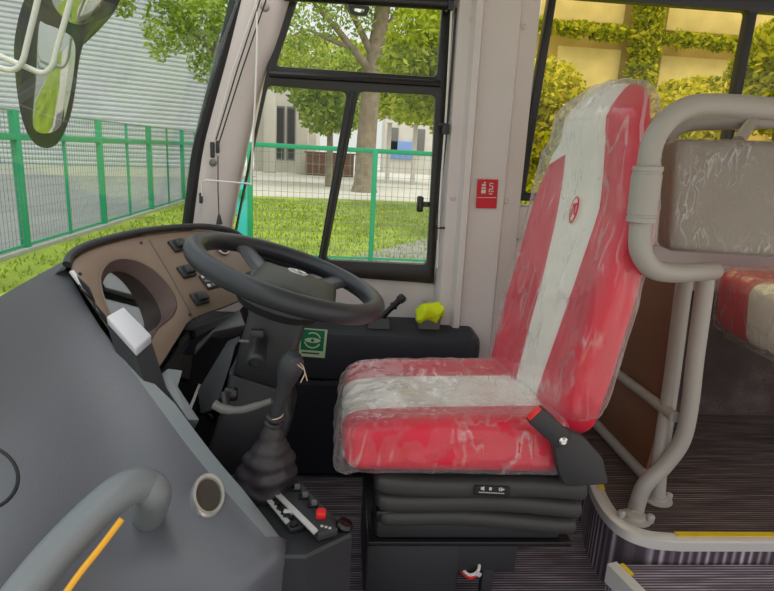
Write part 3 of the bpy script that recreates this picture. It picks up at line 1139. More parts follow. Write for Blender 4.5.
gl = thing('gear_lever', 'black gear lever with gaiter and a bit of string tied round its knob', 'gear lever', PZ(266, 478, ZC + .003))
gy = 1.2
MB().lathe((0, 0, 0), (0, 0, 1), [(.001, 0), (.002, .0)], 3).bm.free()
bs = PY(266, 474, 1.235)
bs.z = ZC + .004
tp_ = PY(273, 424, 1.21)
lps = []
gp_ = ((0, .068), (.10, .072), (.18, .064), (.28, .068), (.38, .055), (.48, .056), (.58, .042), (.66, .042), (.76, .029), (.86, .026), (1, .016))
for i in range(31):
    t = i / 30
    r = interp(t, gp_)
    c = bs.lerp(tp_, t)
    lp_ = []
    for k in range(36):
        a = 2 * pi * k / 36
        sq = 1 + .10 * (1 - t) * cos(4 * a)          # squarish foot
        q_ = c + V((cos(a) * r * sq, sin(a) * r * .92 * sq, 0))
        n_ = noise.noise(V((cos(a) * 1.6, sin(a) * 1.6, t * 4.5))) + .5 * abs(noise.noise(V((cos(a) * 3, sin(a) * 3, t * 8))))
        amp = .016 * (1 - t) * min(1, t * 8 + .1)
        lp_.append(q_ + V((cos(a), sin(a), .6)) * n_ * amp)
    lps.append(lp_)
MB().loft(lps).build('gaiter', 'leather', gl, ang=60)
kt = PY(292, 362, 1.19)
kd = (kt - tp_).normalized()
for k in range(2):
    MB().lathe(tp_ + kd * (-.004 + .016 * k), kd, [(.017, 0), (.021, .004), (.021, .008), (.016, .012)], 16).build('collar', 'black', gl)
ln = (kt - tp_).length
MB().lathe(tp_ + kd * .02, kd, [(.012, 0), (.014, .02), (.0145, ln * .35), (.017, ln * .5), (.025, ln * .68), (.028, ln * .8), (.025, ln * .92), (.016, ln * 1.0), (0, ln * 1.03)], 22).build('knob', 'darkgrey', gl)
p = tp_ + kd * (.02 + ln * .84)
m = MB().tube(catmull([p + V(v) for v in ((-.004, -.012, .024), (.012, -.018, .016), (.026, -.012, .002), (.030, -.006, -.014), (.036, -.008, -.034))], 4), .0014, 5)
m.tube(catmull([p + V(v) for v in ((.004, -.022, .016), (.020, -.020, .004), (.031, -.012, -.012), (.022, -.014, -.036))], 4), .0013, 5)
m.build('string_tie', 'string', gl)
p = tp_ + kd * .022
MB().tube([p + V((cos(a) * .017, sin(a) * .017, .004 * cos(a))) for a in [2 * pi * k / 16 for k in range(16)]], .0014, 5, closed=True).build('string_loop', 'string', gl)

# ------------------------------------------------------------------ side console along the wall
ZL = PY(400, 333, 1.87).z
sd = thing('side_console', 'long black side console with a flat ledge under the driver window', 'console', (.1, 1.95, 0))
xr = PY(479, 345, 1.87).x
xl = -.55
sec = [(2.048, .02), (1.855, .02), (1.852, .36), (1.86, .375), (1.843, .39), (1.838, ZL - .03), (1.848, ZL - .006), (1.868, ZL), (2.048, ZL + .005)]
lps = [[V((x, a, b)) for a, b in sec] for x in (xl, -.2, .1, xr - .02)]
lps.append([V((xr, a + (.02 if a < 1.9 else 0), b - (.015 if b > .5 else 0))) for a, b in sec])
MB().loft(lps).build('body', 'navy', sd, ang=25)
MB().lathe(PY(322, 378, 1.85), (0, -1, 0), [(.011, -.004), (.011, .003), (.006, .005), (0, .005)], 14).build('bolt', 'blackgloss', sd)
MB().box((xr - .02, 1.94, ZL - .16), (.03, .19, .32), .01).build('end_cap', 'black', sd)

gs = thing('sticker', 'green sticker with a round pale wheel sign on the black side console', 'sticker', PY(312, 344, 1.836))
p0 = PY(313, 343, 1.8365)
ru = Matrix.Rotation(radians(3), 3, 'Y')


def gflat(name, mat, quads, dy):
    m = MB()
    for qd in quads:
        m.plate([p0 + ru @ V((a, dy, b)) for a, b in qd], (0, -.0008, 0))
    return m.build(name, mat, gs)


gflat('backing', 'palegreen', [[(-.043, .050), (.045, .050), (.043, -.050), (-.045, -.050)]], 0)
gflat('green_field', 'green', [[(-.040, .046), (.036, .046), (.036, -.026), (-.040, -.026)]], -.0009)
arc = lambda a0, a1, ri, ro, cx=-.002, cz=.010: [(cx + ro * cos(radians(a0 + (a1 - a0) * k / 16)), cz + ro * sin(radians(a0 + (a1 - a0) * k / 16))) for k in range(17)] + [(cx + ri * cos(radians(a1 - (a1 - a0) * k / 16)), cz + ri * sin(radians(a1 - (a1 - a0) * k / 16))) for k in range(17)]
gflat('white_sign', 'palegreen', [arc(18, 125, .024, .0285), arc(195, 335, .024, .0285)], -.0018)
eye = [(-.002 + .027 * cos(2 * pi * k / 24), .010 + .009 * sin(2 * pi * k / 24) * abs(sin(2 * pi * k / 24)) ** .2) for k in range(24)]
gflat('eye_shape', 'palegreen', [eye], -.0018)
gflat('eye_pupil', 'green', [[(-.002 + .0055 * cos(2 * pi * k / 16), .010 + .0055 * sin(2 * pi * k / 16)) for k in range(16)]], -.0026)
gflat('text_line', 'hub', [bar(-.006 + .0, -.036, .06, .005)], -.0009)

# parking brake lever on the ledge
pbk = thing('hand_brake', 'small black hand brake lever on the side console ledge', 'lever', PY(378, 322, 1.93))
bz = PY(378, 322, 1.93)
bz.z = ZL + .003
m = MB().loft([[bz + V((a * .04, b * .03, 0)) for a, b in ((-1, -1), (1, -1), (1, 1), (-1, 1))], [bz + V((a * .03 + .005, b * .022, .035)) for a, b in ((-1, -1), (1, -1), (1, 1), (-1, 1))]])
m.build('base', 'blackgloss', pbk)
pa, pe_ = bz + V((.0, 0, .02)), PY(401, 299, 1.93)
MB().tube([pa, pa.lerp(pe_, .5), pe_], [.010, .010, .012], 10).build('lever', 'blackgloss', pbk)
d = (pe_ - pa).normalized()
m = MB().lathe(pa.lerp(pe_, .62), d, [(.010, 0), (.015, .003), (.015, .010), (.010, .013)], 14)
m.build('collar', 'blackgloss', pbk)
MB().lathe(pe_ - d * .012, d, [(.012, 0), (.016, .006), (.016, .022), (.010, .028), (0, .028)], 14).build('tip', 'black', pbk)

# grey cup with a fluorescent cloth
pc = PY(428, 326, 1.94)
pc.z = ZL + .004
cup = thing('cup_holder', 'small grey square cup standing on the black ledge under the cloth', 'cup holder', pc)
m = MB().loft([[pc + V((a, b, 0)) for a, b in ((-.036, -.03), (.036, -.03), (.036, .03), (-.036, .03))], [pc + V((a * 1.1, b * 1.1, .045)) for a, b in ((-.036, -.03), (.036, -.03), (.036, .03), (-.036, .03))]])
m.build('body', 'cup', cup)
MB().plate([pc + V((a * 1.16, b * 1.16, .044)) for a, b in ((-.036, -.03), (.036, -.03), (.036, .03), (-.036, .03))], (0, 0, .006), bev=.002).build('rim', 'cup', cup)


def crumple(p):
    n = noise.noise_vector(p * 26) * .016 + noise.noise_vector(p * 60) * .006
    return p + n


m = MB().rbox((.050, .036, .034), .03, 14, crumple, Matrix.Translation(PY(430, 313, 1.93)))
tag(m.build('cleaning_cloth', 'hivis', ang=180), 'crumpled fluorescent yellow cloth stuffed in the grey cup on the ledge', 'cloth')
#@@SEAT
# ------------------------------------------------------------------ driver's seat
ds = thing('driver_seat', 'red and cream driver seat in clear plastic film on a black suspension base', 'seat', (.33, 1.42, 0))
SY = 1.41
YB = .098            # half width of the cream stripe


def split_build(mb, test, nameA, matA, nameB, matB, parent, ang=60):
    """split a mesh by face centre into two parts"""
    bm = mb.bm
    bmesh.ops.recalc_face_normals(bm, faces=bm.faces)
    o = []
    for keep, nm, mt_ in ((True, nameA, matA), (False, nameB, matB)):
        c = MB()
        c.bm.free()
        c.bm = bm.copy()
        bmesh.ops.delete(c.bm, geom=[f for f in c.bm.faces if test(f.calc_center_median()) != keep], context='FACES')
        o.append(c.build(nm, mt_, parent, ang))
    bm.free()
    return o


def cush(p, half=(.26, .23, .062)):
    u, v, w = p.x / half[0], (p.y) / half[1], p.z / half[2]
    q = p.copy()
    up = (w + 1) / 2
    # side bolsters rise and roll, middle is lower, front edge drops
    q.z += up * (.026 * (abs(v) ** 2.4) * (.8 if v < 0 else 1.3) - .012 + .010 * u - .03 * max(0, -u - .55) ** 1.2)
    q.z += up * .006 * sin(u * 9) * (abs(v) < .35)
    q.y *= 1 - .10 * up
    q.x += .012 * (1 - v * v) * (-1 if u < 0 else 0) + .03 * up * 0
    return q


cm = V((.278, SY, .487))
m = MB().rbox((.26, .23, .062), .04, 26, cush, Matrix.Translation(cm))
bmesh.ops.bisect_plane(m.bm, geom=m.bm.verts[:] + m.bm.edges[:] + m.bm.faces[:], plane_co=(0, SY + YB, 0), plane_no=(0, 1, 0))
bmesh.ops.bisect_plane(m.bm, geom=m.bm.verts[:] + m.bm.edges[:] + m.bm.faces[:], plane_co=(0, SY - YB, 0), plane_no=(0, 1, 0))
split_build(m, lambda c: abs(c.y - SY) > YB or c.z < .44, 'seat_cushion', 'red', 'cushion_centre', 'offwhite', ds)

# backrest: profile in z, width and thickness vary
def back_x(z):
    """x of the front face on the centre line"""
    k = .05
    tab = ((.5, .500), (.82, .540), (1.06, .575), (1.18, .574), (1.28, .562), (1.34, .575))
    return (interp(z - k, tab) + 2 * interp(z, tab) + interp(z + k, tab)) / 4


def back_w(z):
    k = .03
    tab = ((.5, .216), (.64, .228), (1.04, .225), (1.19, .15), (1.24, .135), (1.34, .13))
    return (interp(z - k, tab) + 2 * interp(z, tab) + interp(z + k, tab)) / 4


def back_th(z):
    return interp(z, ((.5, .085), (.85, .09), (1.1, .075), (1.34, .075)))


Z0, Z1 = .50, 1.335


def backf(p, off=0.0, wscale=1.0, ztop=Z1, zbot=Z0):
    u, v, w = p.x, p.y, p.z            # unit box -1..1
    z = zbot + (w + 1) / 2 * (ztop - zbot)
    e = max(0, (w - .80) / .20)
    wid = (back_w(z) + off) * (1 - .25 * e * e)
    th = back_th(z) + 2 * off
    xf = back_x(z) - off
    bol = (.030 - .025 * (z - .5) / .6) * abs(v) ** 2.2 * (1 if z < 1.1 else max(0, 1 - (z - 1.1) / .1)) + .2 * v * wid
    x = xf - bol * (1 - u) / 2 - .2 * v * wid * (1 + u) / 2 + (u + 1) / 2 * th + .012 * e * (1 - u) * 1.5
    x += .018 * abs(v) ** 3 * (1 - u) / 2 * (1 if z > 1.18 else 0)
    if v < 0:
        wid -= .036 * min(1, max(0, (1.25 - z) / .2))
    return V((x, SY + v * wid * wscale, z - .012 * e * abs(v) ** 2))


def unit_r(p, half, f):
    return f(V((p.x / half[0], p.y / half[1], p.z / half[2])))


hb = (.075, .23, .41)
NEAR = ((.45, -.034), (.62, -.046), (.80, -.070), (1.05, -.090), (1.36, -.062))
FAR = ((.45, .066), (.66, .066), (.84, .060), (1.06, .076), (1.36, .078))
m = MB().rbox(hb, .05, 30, lambda p: unit_r(p, hb, backf))
for tab in (NEAR, FAR):
    for (z0, o0), (z1, o1) in zip(tab, tab[1:]):
        bmesh.ops.bisect_plane(m.bm, geom=m.bm.verts[:] + m.bm.edges[:] + m.bm.faces[:], plane_co=(0, SY + o0, z0), plane_no=(0, z1 - z0, o0 - o1))
bmesh.ops.bisect_plane(m.bm, geom=m.bm.verts[:] + m.bm.edges[:] + m.bm.faces[:], plane_co=(0, SY + .076, 1.17), plane_no=(0, .4, 1))


def is_red(c):
    y = c.y - SY
    if c.x < back_x(c.z) + .085:
        if y < 0:
            return y < interp(c.z, NEAR)
        return y > interp(c.z, FAR) and c.z + .4 * (y - .076) < 1.17
    return True


split_build(m, is_red, 'backrest', 'red', 'back_centre', 'offwhite', ds)
# paler stripe on the near cheek of the head part
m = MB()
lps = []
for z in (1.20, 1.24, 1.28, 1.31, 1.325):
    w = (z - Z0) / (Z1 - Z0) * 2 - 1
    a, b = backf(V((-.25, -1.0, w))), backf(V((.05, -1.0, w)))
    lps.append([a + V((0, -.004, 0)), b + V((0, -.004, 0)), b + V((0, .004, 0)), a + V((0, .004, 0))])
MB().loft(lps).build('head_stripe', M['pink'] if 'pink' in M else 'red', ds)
# oval emblem embroidered on the back centre
ec_ = V((back_x(1.035) - .003, SY + .0, 1.035))
eu = V((.13, 0, 1)).normalized()
m = MB()
m.tube([ec_ + V((0, .020 * cos(2 * pi * k / 24), 0)) + eu * (.032 * sin(2 * pi * k / 24)) for k in range(24)], .0022, 6, closed=True)
for a, b in (((.011, .012), (-.012, .016)), ((.006, .014), (.010, -.020)), ((-.004, .015), (-.010, -.012))):
    m.tube([ec_ + V((-.001, -a[0] * -1, 0)) + eu * a[1], ec_ + V((-.001, b[0], 0)) + eu * b[1]], .0022, 6)
m.build('emblem', 'red', ds)

# clear film over cushion and back
random.seed(11)


def wrinkle(p, k=1.0):
    n = noise.noise(p * 9) * .010 + noise.noise(V((p.x * 30, p.y * 30, p.z * 12))) * .006
    r = abs(noise.noise(V((p.x * 14, p.y * 14, p.z * 14)) + V((5, 2, 8))))
    return (n - .012 * max(0, .25 - r) / .25) * k


hf = (.075, .23, .41)


def filmb(p):
    q = backf(p, .008, 1.0, Z1 + .010, Z0 + .03)
    if p.z > .25:       # the bag stands off round the head
        k = min(1, (p.z - .25) / .3)
        q.y = SY + (q.y - SY) * (1 + (.42 if p.y > 0 else .18) * k * (1 - max(0, (p.z - .75) / .25) * .5))
    d = V((q.x - .60, q.y - SY, (q.z - .9) * .3)).normalized()
    return q + d * wrinkle(q, .32)


m = MB().rbox(hf, .05, 40, lambda p: unit_r(p, hf, filmb))
bmesh.ops.delete(m.bm, geom=[f for f in m.bm.faces if f.calc_center_median().z < Z0 + .035], context='FACES')
f1 = m.build('back_cover', 'film', ds, ang=180)
f1['label'] = 'clear crinkled plastic bag over the backrest'
hc = (.272, .242, .075)


def filmc(p):
    q = cush(V((p.x, p.y * .97, p.z)), hc)
    lo = max(0, -p.z / hc[2])
    if p.x < -.2:
        q.x -= .008 + .030 * lo ** 2
    d = V((p.x * .4, p.y * .4, p.z)).normalized()
    return q + d * wrinkle(q + V((3, 3, 3)), .45)


m = MB().rbox(hc, .05, 40, filmc, Matrix.Translation(cm + V((.006, 0, -.002))))
bmesh.ops.delete(m.bm, geom=[f for f in m.bm.faces if f.calc_center_median().z < .425 and f.calc_center_median().x > .03], context='FACES')
f2 = m.build('cushion_cover', 'film', ds, ang=180)
f2['label'] = 'clear crinkled plastic bag over the cushion'

# seat pan, bellows, base
MB().box((.335, SY, .425), (.50, .40, .03), .008).build('seat_pan', 'black', ds)
bx = .352
for k, (zz, w, th) in enumerate(((.378, .262, .026), (.332, .256, .024), (.288, .248, .022))):
    def bel(p, w=w, th=th, k=k):
        q = p.copy()
        q.z += -.010 * (p.x / w) * (1 if p.y < 0 else 1)
        q.z += .006 * sin(p.x / w * 3 + k)
        return q
    MB().rbox((w, .215, th), .022, 14, bel, Matrix.Translation((bx, SY, zz))).build('bellows_fold', 'bellows', ds, ang=60)
m = MB().box((.335, SY, .245), (.47, .36, .05), .01)
m.build('bellows_skirt', 'black', ds)
m = MB().box((.34, SY, .212), (.52, .38, .014), .004)
m.box((.12, SY - .19, .30), (.05, .03, .03), .006)
m.box((.115, SY - .195, .375), (.05, .02, .012), .004)
m.build('base_plate', 'blackgloss', ds)
m = MB().box((.20, SY, .10), (.24, .34, .20), .01)
m.box((.355, SY + .10, .10), (.09, .14, .20), .008)
m.box((.34, SY - .15, .155), (.26, .03, .09), .006)
m.box((.40, SY - .15, .06), (.03, .03, .12), .004)
m.build('pedestal', 'black', ds)
for yy in (SY - .17, SY + .15):
    MB().box((.34, yy, .015), (.50, .035, .03), .005).build('floor_rail', 'blackgloss', ds)
lt = MB().box(PY(492, 491, SY - .221), (.085, .004, .026), .001, Matrix.Rotation(radians(3), 3, 'Y')).build('label_plate', 'seal', ds)
pl_ = PY(492, 490, SY - .2245)
m = MB()
for k, (dx, w, h) in enumerate(((-.024, .006, .007), (-.020, .002, .010), (-.004, .006, .007), (.018, .003, .008), (.023, .003, .009), (.027, .005, .003))):
    m.box(pl_ + V((dx, 0, .003 - dx * .05)), (w, .002, h))
m.build('label_text', 'cream', lt)
m = MB()
for k in range(15):
    m.box(pl_ + V((-.030 + k * .0042, 0, -.0075 + (.030 - k * .0042) * .05)), (.0026, .002, .0022))
m.build('label_rule', 'cream', lt)
# wires hanging in the opening of the base
wp_ = PY(472, 573, SY - .165)
for nm, mt_, dz in (('red_wire', 'redbtn', 0), ('white_wire', 'cord_white', .008)):
    MB().tube(catmull([wp_ + V(v) for v in ((-.03, .02, .0 + dz), (-.012, -.01, -.004 + dz), (.006, -.014, .004 + dz), (.016, -.004, .014 + dz), (.02, .03, .02 + dz))], 4), .004, 6).build(nm, mt_, ds)
MB().box(wp_ + V((.012, -.016, .010)), (.016, .006, .012), .002, Matrix.Rotation(.5, 3, 'Y')).build('wire_tag', 'palegrey', ds)
# recliner cover and belt buckle on the near side
yb = SY - .235
rcv = [PY(548, 436, yb), PY(562, 424, yb), PY(580, 432, yb), PY(598, 452, yb), PY(604, 478, yb), PY(560, 480, yb), PY(553, 462, yb)]
MB().plate(rounded(rcv, .012), (0, -.03, 0), bev=.006).build('recliner_cover', 'black', ds)
ba, bb = PY(534, 413, yb - .04), PY(563, 440, yb - .035)
dv = (bb - ba)
ex = dv.normalized()
ey = V((0, -1, 0))
ez = ex.cross(ey)
R = Matrix((ex, ey, ez)).transposed()
bk = MB().box((ba + bb) / 2, (dv.length, .030, .046), .006, R).build('belt_buckle', 'black', ds)
MB().box(ba + ex * .002, (.010, .022, .036), .003, R).build('release_button', 'redbtn', bk)
MB().lathe(PY(563, 441, yb - .052), (0, -1, 0), [(.010, -.02), (.010, .002), (.006, .006), (0, .006)], 14).build('stalk_bolt', 'chrome', bk)
#@@RAIL
# ------------------------------------------------------------------ partition behind the driver
pt = thing('partition_rail', 'grey tubular guard rail behind the driver seat with sleeve joint', 'rail', (.86, 1.4, ZP))
TR = .0235
loop = [PY(835, 122, 1.57), PY(862, 119, 1.45), PY(868, 117, 1.28), PY(840, 114, 1.19), PY(774, 109, 1.175), PY(712, 105, 1.175), PY(684, 109, 1.175), PY(664, 124, 1.175), PY(652, 145, 1.175), PY(648, 170, 1.175), PY(645, 200, 1.175), PY(640, 232, 1.175), PY(641, 252, 1.175), PY(652, 268, 1.19), PY(672, 273, 1.23), PY(696, 272, 1.29), PY(714, 271, 1.36)]
MB().tube(catmull(loop, 6), .0225, 16).build('hand_loop', 'tube', pt)
a, b = PY(648, 166, 1.175), PY(641, 222, 1.175)
d = (b - a)
L_ = d.length
MB().lathe(a, d, [(.026, 0), (.030, .001), (.030, .010), (.0285, .011), (.0285, .016), (.030, .017), (.030, L_ - .017), (.0285, L_ - .016), (.0285, L_ - .011), (.030, L_ - .010), (.030, L_ - .001), (.026, L_)], 24).build('joint_sleeve', 'tube', pt)
p1 = [PY(706, 272, 1.37), PY(703, 300, 1.375), PY(695, 360, 1.385), PY(690, 405, 1.39), PY(682, 440, 1.395), PY(664, 466, 1.40), PY(645, 485, 1.40), PY(637, 505, 1.40), PZ(635, 518, ZP + .004)]
MB().tube(catmull(p1, 6), TR - .001, 16).build('post', 'tube', pt)
f0 = PZ(657, 499, ZP + .004)
p2 = [PY(686, 276, 1.50), PY(682, 300, 1.50), PY(671, 385, 1.495), PY(660, 460, f0.y), f0]
MB().tube(catmull(p2, 6), TR - .001, 16).build('post', 'tube', pt)
up2 = [PY(687, 278, 1.50), PY(690, 265, 1.51), PY(700, 258, 1.52)]
g0 = PZ(635, 518, ZP + .004)
for g, ofs in ((g0, ((-.038, .004), (.036, -.014))), (f0, ((.034, .0), (-.03, .01)))):
    fl = MB().lathe(V((g.x, g.y, ZP + .001)), (0, 0, 1), [(.040, 0), (.042, .002), (.042, .005), (.028, .008), (.027, .016), (.022, .018)], 24).build('base_flange', 'tube', pt)
    for ox, oy in ofs:
        MB().lathe(V((g.x + ox, g.y + oy, ZP + .002)), (0, 0, 1), [(.010, 0), (.010, .010), (.011, .010), (.011, .018), (.007, .022), (0, .022)], 12).build('bolt', 'tube', fl)
# rear loop rail to the wall
lp2 = [PY(664, 140, 1.56), PY(680, 128, 1.57), PY(700, 124, 1.58), PY(774, 122, 1.58), PY(835, 122, 1.575)]
MB().tube(catmull(lp2, 5), .018, 12).build('rear_rail', 'tube', pt)
m = MB().tube([PY(738, 142, 1.45), PY(746, 130, 1.52), PY(752, 122, 1.575)], .016, 10)
m.build('brace', 'tube', pt)
XB = .95
MB().tube([(XB, 2.0, .215), (XB, 1.6, .22), (XB, f0.y + .01, .222)], .0185, 12).build('cross_bar', 'tube', pt)
MB().tube([(XB - .005, 2.0, .452), (XB - .005, 1.7, .46), (XB - .01, 1.42, .472)], .016, 12).build('cross_bar', 'tube', pt)
pn = [V((XB + .005, 2.02, .47)), V((XB + .005, 1.50, .475)), V((XB + .01, 1.52, .83)), V((XB + .01, 2.02, .85))]
MB().plate(pn, (.014, 0, 0), bev=.002).build('wood_panel', 'wood', pt)
MB().plate([V((XB + .005, 2.02, .235)), V((XB + .005, 1.54, .235)), V((XB + .005, 1.51, .45)), V((XB + .005, 2.02, .44))], (.012, 0, 0), bev=.002).build('wood_panel', 'wood', pt)

# grey padded backrest board fixed in the loop
gp = thing('padded_board', 'grey padded board wrapped in clear film inside the tubular loop', 'cushion', PY(720, 255, 1.42))
fb = [PY(676, 138, 1.335), PY(800, 142, 1.335), PY(800, 260, 1.335), PY(668, 251, 1.335)]
bk_ = [PY(660, 143, 1.41), PY(797, 142, 1.42), PY(797, 250, 1.42), PY(655, 246, 1.41)]
hx_, hz_ = .17, .135


def padm(p):
    u, v, w = (p.x / hx_ + 1) / 2, (p.y / .045 + 1) / 2, (p.z / hz_ + 1) / 2
    f = fb[3].lerp(fb[2], u).lerp(fb[0].lerp(fb[1], u), w)
    b = bk_[3].lerp(bk_[2], u).lerp(bk_[0].lerp(bk_[1], u), w)
    return f.lerp(b, v)


MB().rbox((hx_, .045, hz_), .02, 16, padm).build('pad', 'padgrey', gp, ang=60)


def padf2(p):
    q = padm(V((p.x * 1.012, p.y * 1.1, p.z * 1.015)))
    return q + V((0, -.003, 0)) + V((0, -1, 0)) * wrinkle(q * 1.3, .35)


o = MB().rbox((hx_, .045, hz_), .02, 30, padf2).build('film_cover', 'film_thin', gp, ang=180)
o['label'] = 'clear crinkled plastic film'
m = MB()
m.box(PY(700, 200, 1.43), (.03, .04, .16), .006)
m.box(PY(690, 150, 1.47), (.03, .10, .03), .006)
m.build('bracket', 'tube', gp)

# ------------------------------------------------------------------ passenger seat behind
pz = thing('passenger_seat', 'red and cream passenger seat in plastic film at the right edge behind the rail', 'seat', (1.55, 1.68, ZP))
PYc, PB = 1.66, .07


def pcush(p):
    u, v, w = p.x / .24, p.y / .23, p.z / .10
    q = p.copy()
    q.z += (w + 1) / 2 * (.016 * abs(v) ** 2 + .012)
    q.x += -.015 * (1 - v * v) * (u < 0) + .03 * (1 - w) / 2 * (u < 0)
    return q


m = MB().rbox((.24, .23, .10), .05, 20, pcush, Matrix.Translation((1.53, PYc, .70)))
for s_ in (-1, 1):
    bmesh.ops.bisect_plane(m.bm, geom=m.bm.verts[:] + m.bm.edges[:] + m.bm.faces[:], plane_co=(0, PYc - .075 + s_ * (PB + .03), 0), plane_no=(0, 1, 0))
split_build(m, lambda c: abs(c.y - PYc + .075) > PB + .03, 'seat_cushion', 'red', 'cushion_centre', 'offwhite', pz)


def pfilm(p):
    q = pcush(p)
    return q + V((p.x, p.y, p.z)).normalized() * (.008 + wrinkle(q + V((1, 7, 2)), .8))


o = MB().rbox((.245, .235, .105), .05, 30, pfilm, Matrix.Translation((1.53, PYc, .70))).build('cushion_cover', 'film', pz, ang=180)
o['label'] = 'clear crinkled plastic film'
hb2 = (.07, .23, .40)
m = MB().rbox(hb2, .05, 18, lambda p: p + V((p.z * .25, 0, 0)), Matrix.Translation((1.86, PYc, 1.12)))
for s_ in (-1, 1):
    bmesh.ops.bisect_plane(m.bm, geom=m.bm.verts[:] + m.bm.edges[:] + m.bm.faces[:], plane_co=(0, PYc + s_ * PB, 0), plane_no=(0, 1, 0))
split_build(m, lambda c: abs(c.y - PYc) > PB, 'backrest', 'red', 'back_centre', 'offwhite', pz)
m = MB().box((1.55, PYc, .59), (.40, .40, .03), .006)
m.box((1.42, PYc - .02, .56), (.05, .06, .05), .006)
m.build('seat_frame', 'tube', pz)
for yy in (PYc - .15, PYc + .15):
    MB().tube([(1.62, yy, .58), (1.62, yy, ZP + .002)], .02, 10).build('leg', 'black', pz)
m = MB().tube(catmull([(1.88, PYc + .235, .99), (1.76, PYc + .25, .98), (1.60, PYc + .25, .965), (1.44, PYc + .25, .955)], 4), .022, 10)
m.build('armrest', 'black', pz)
#@@OUT
# ------------------------------------------------------------------ outside: mirror
mi = thing('wing_mirror', 'dark grey wing mirror with two glasses hanging outside the windscreen', 'mirror', PY(50, 60, 1.9))
mo = [(14, 60), (16, 30), (24, 0), (40, -30), (92, -40), (122, -20), (116, 8), (100, 20), (86, 36), (79, 60), (75, 90), (69, 120), (58, 143), (44, 148), (30, 138), (20, 110)]
MY = 1.82
MP = Plane(PY(50, 60, MY), PY(50, 60, MY) + V((1, .12, 0)), PY(50, 60, MY) + V((0, -.20, 1)))
fl_ = catmull([MP.at(x, y) for x, y in mo], 4, True)
cn = sum(fl_, V()) / len(fl_)
bd = V((-.35, 1, 0)).normalized()
lps = [[cn + (p - cn) * .90 + bd * -.004 for p in fl_], fl_]
for t in (.3, .6, .85, 1):
    s_ = sqrt(max(0.02, 1 - t * t))
    lps.append([cn + (p - cn) * (.35 + .65 * s_) + bd * (.10 * t) for p in fl_])
MB().loft(lps).build('housing', 'darkgrey', mi, ang=50)
gl_o = [(40, 26), (47, 24), (68, 33), (76, 44), (75, 70), (68, 110), (60, 128), (45, 133), (34, 124), (37, 80)]
nm_ = V((.45, -1, -.02)).normalized()
g1 = catmull([MP.at(x, y, .006) for x, y in gl_o], 4, True)
MB().plate(g1, MP.n * .004, bev=.0015).build('mirror_glass', 'mirror', mi)
gl_u = [(52, -10), (66, -26), (98, -26), (106, -8), (98, 14), (82, 25), (66, 20), (54, 6)]
g2 = catmull([MP.at(x, y, .006) for x, y in gl_u], 4, True)
cg = sum(g2, V()) / len(g2)
lps = [g2] + [[cg + (p - cn if False else p - cg) * sqrt(max(.001, 1 - t * t)) + MP.n * (.014 * t) for p in g2] for t in (.3, .6, .85, .97)]
MB().loft(lps).build('mirror_glass', 'mirror', mi, ang=60)
wb = thing('mirror_bracket', 'pale bent tube bracket in front of the wing mirror', 'bracket', PY(30, 60, 1.68))
tbp = [PY(-30, 42, 1.66), PY(0, 56, 1.68), PY(26, 67, 1.69), PY(42, 73, 1.70), PY(52, 66, 1.70), PY(58, 45, 1.70), PY(72, -5, 1.70), PY(76, -20, 1.70)]
MB().tube(catmull(tbp, 6), .0075, 10).build('outer_tube', 'cord_white', wb)
tbp = [PY(-30, 55, 1.66), PY(-5, 66, 1.665), PY(12, 70, 1.67), PY(22, 62, 1.67), PY(28, 40, 1.67), PY(39, -5, 1.67), PY(43, -20, 1.67)]
MB().tube(catmull(tbp, 6), .0075, 10).build('inner_tube', 'cord_white', wb)

# ------------------------------------------------------------------ ground
GZ = -.9
m = MB().plate([(-60, -20, GZ), (80, -20, GZ), (80, 90, GZ), (-60, 90, GZ)], (0, 0, -.2))
m.build('ground_road', 'road', kind='structure')


def GP(px, py):
    return PZ(px, py, GZ)


FX = -5.6
lawn = [V((FX + .1, 2.0, GZ)), V((FX + .1, 14, GZ)), V((FX - .3, 24, GZ)), V((10, 26, GZ)), V((14, 2.4, GZ)), V((-1.0, 2.4, GZ)), V((-1.4, 0, GZ)), V((-1.4, -30, GZ)), V((FX + .1, -30, GZ))]
MB().plate([p + V((0, 0, .02)) for p in lawn], (0, 0, -.06)).build('ground_lawn', 'lawn', kind='structure')
MB().plate([(FX - .15, -20, GZ + .01), (FX - .15, 14, GZ + .01), (FX - .45, 40, GZ + .01), (-40, 40, GZ + .01), (-40, -20, GZ + .01)], (0, 0, -.03)).build('ground_asphalt', 'asphalt', kind='structure')
MB().plate([(FX - .16, .3, GZ - .02), (FX + .12, .3, GZ - .02), (FX + .02, 27.5, GZ - .02), (FX - .26, 27.5, GZ - .02)], (0, 0, .1)).build('ground_kerb', 'kerb', kind='structure')
# paving strip crossing the lawn beyond the near fence
c = [GP(330, 264), GP(440, 236), GP(470, 240), GP(470, 262), GP(350, 275)]
MB().plate([V((p.x, p.y, GZ + .024)) for p in c], (0, 0, .006)).build('ground_path', 'pave', kind='structure')
# grass blades on the lawn seen through the glass
rg = random.Random(5)
vs, fs = [], []
for k in range(16000):
    x, y = rg.uniform(FX + .3, 9), rg.uniform(7.5, 23)
    h, a, w = rg.uniform(.03, .10), rg.uniform(0, 2 * pi), .018
    b = len(vs)
    vs += [(x - w * cos(a), y - w * sin(a), GZ + .02), (x + w * cos(a), y + w * sin(a), GZ + .02), (x + rg.uniform(-.05, .05), y + rg.uniform(-.05, .05), GZ + .02 + h)]
    fs.append((b, b + 1, b + 2))
me = bpy.data.meshes.new('grass')
me.from_pydata(vs, [], fs)
me.materials.append(M['grass'])
go = bpy.data.objects.new('grass', me)
COL.objects.link(go)
go['kind'] = 'stuff'
tag(go, 'short bright green grass on the lawn outside the windows', 'grass')

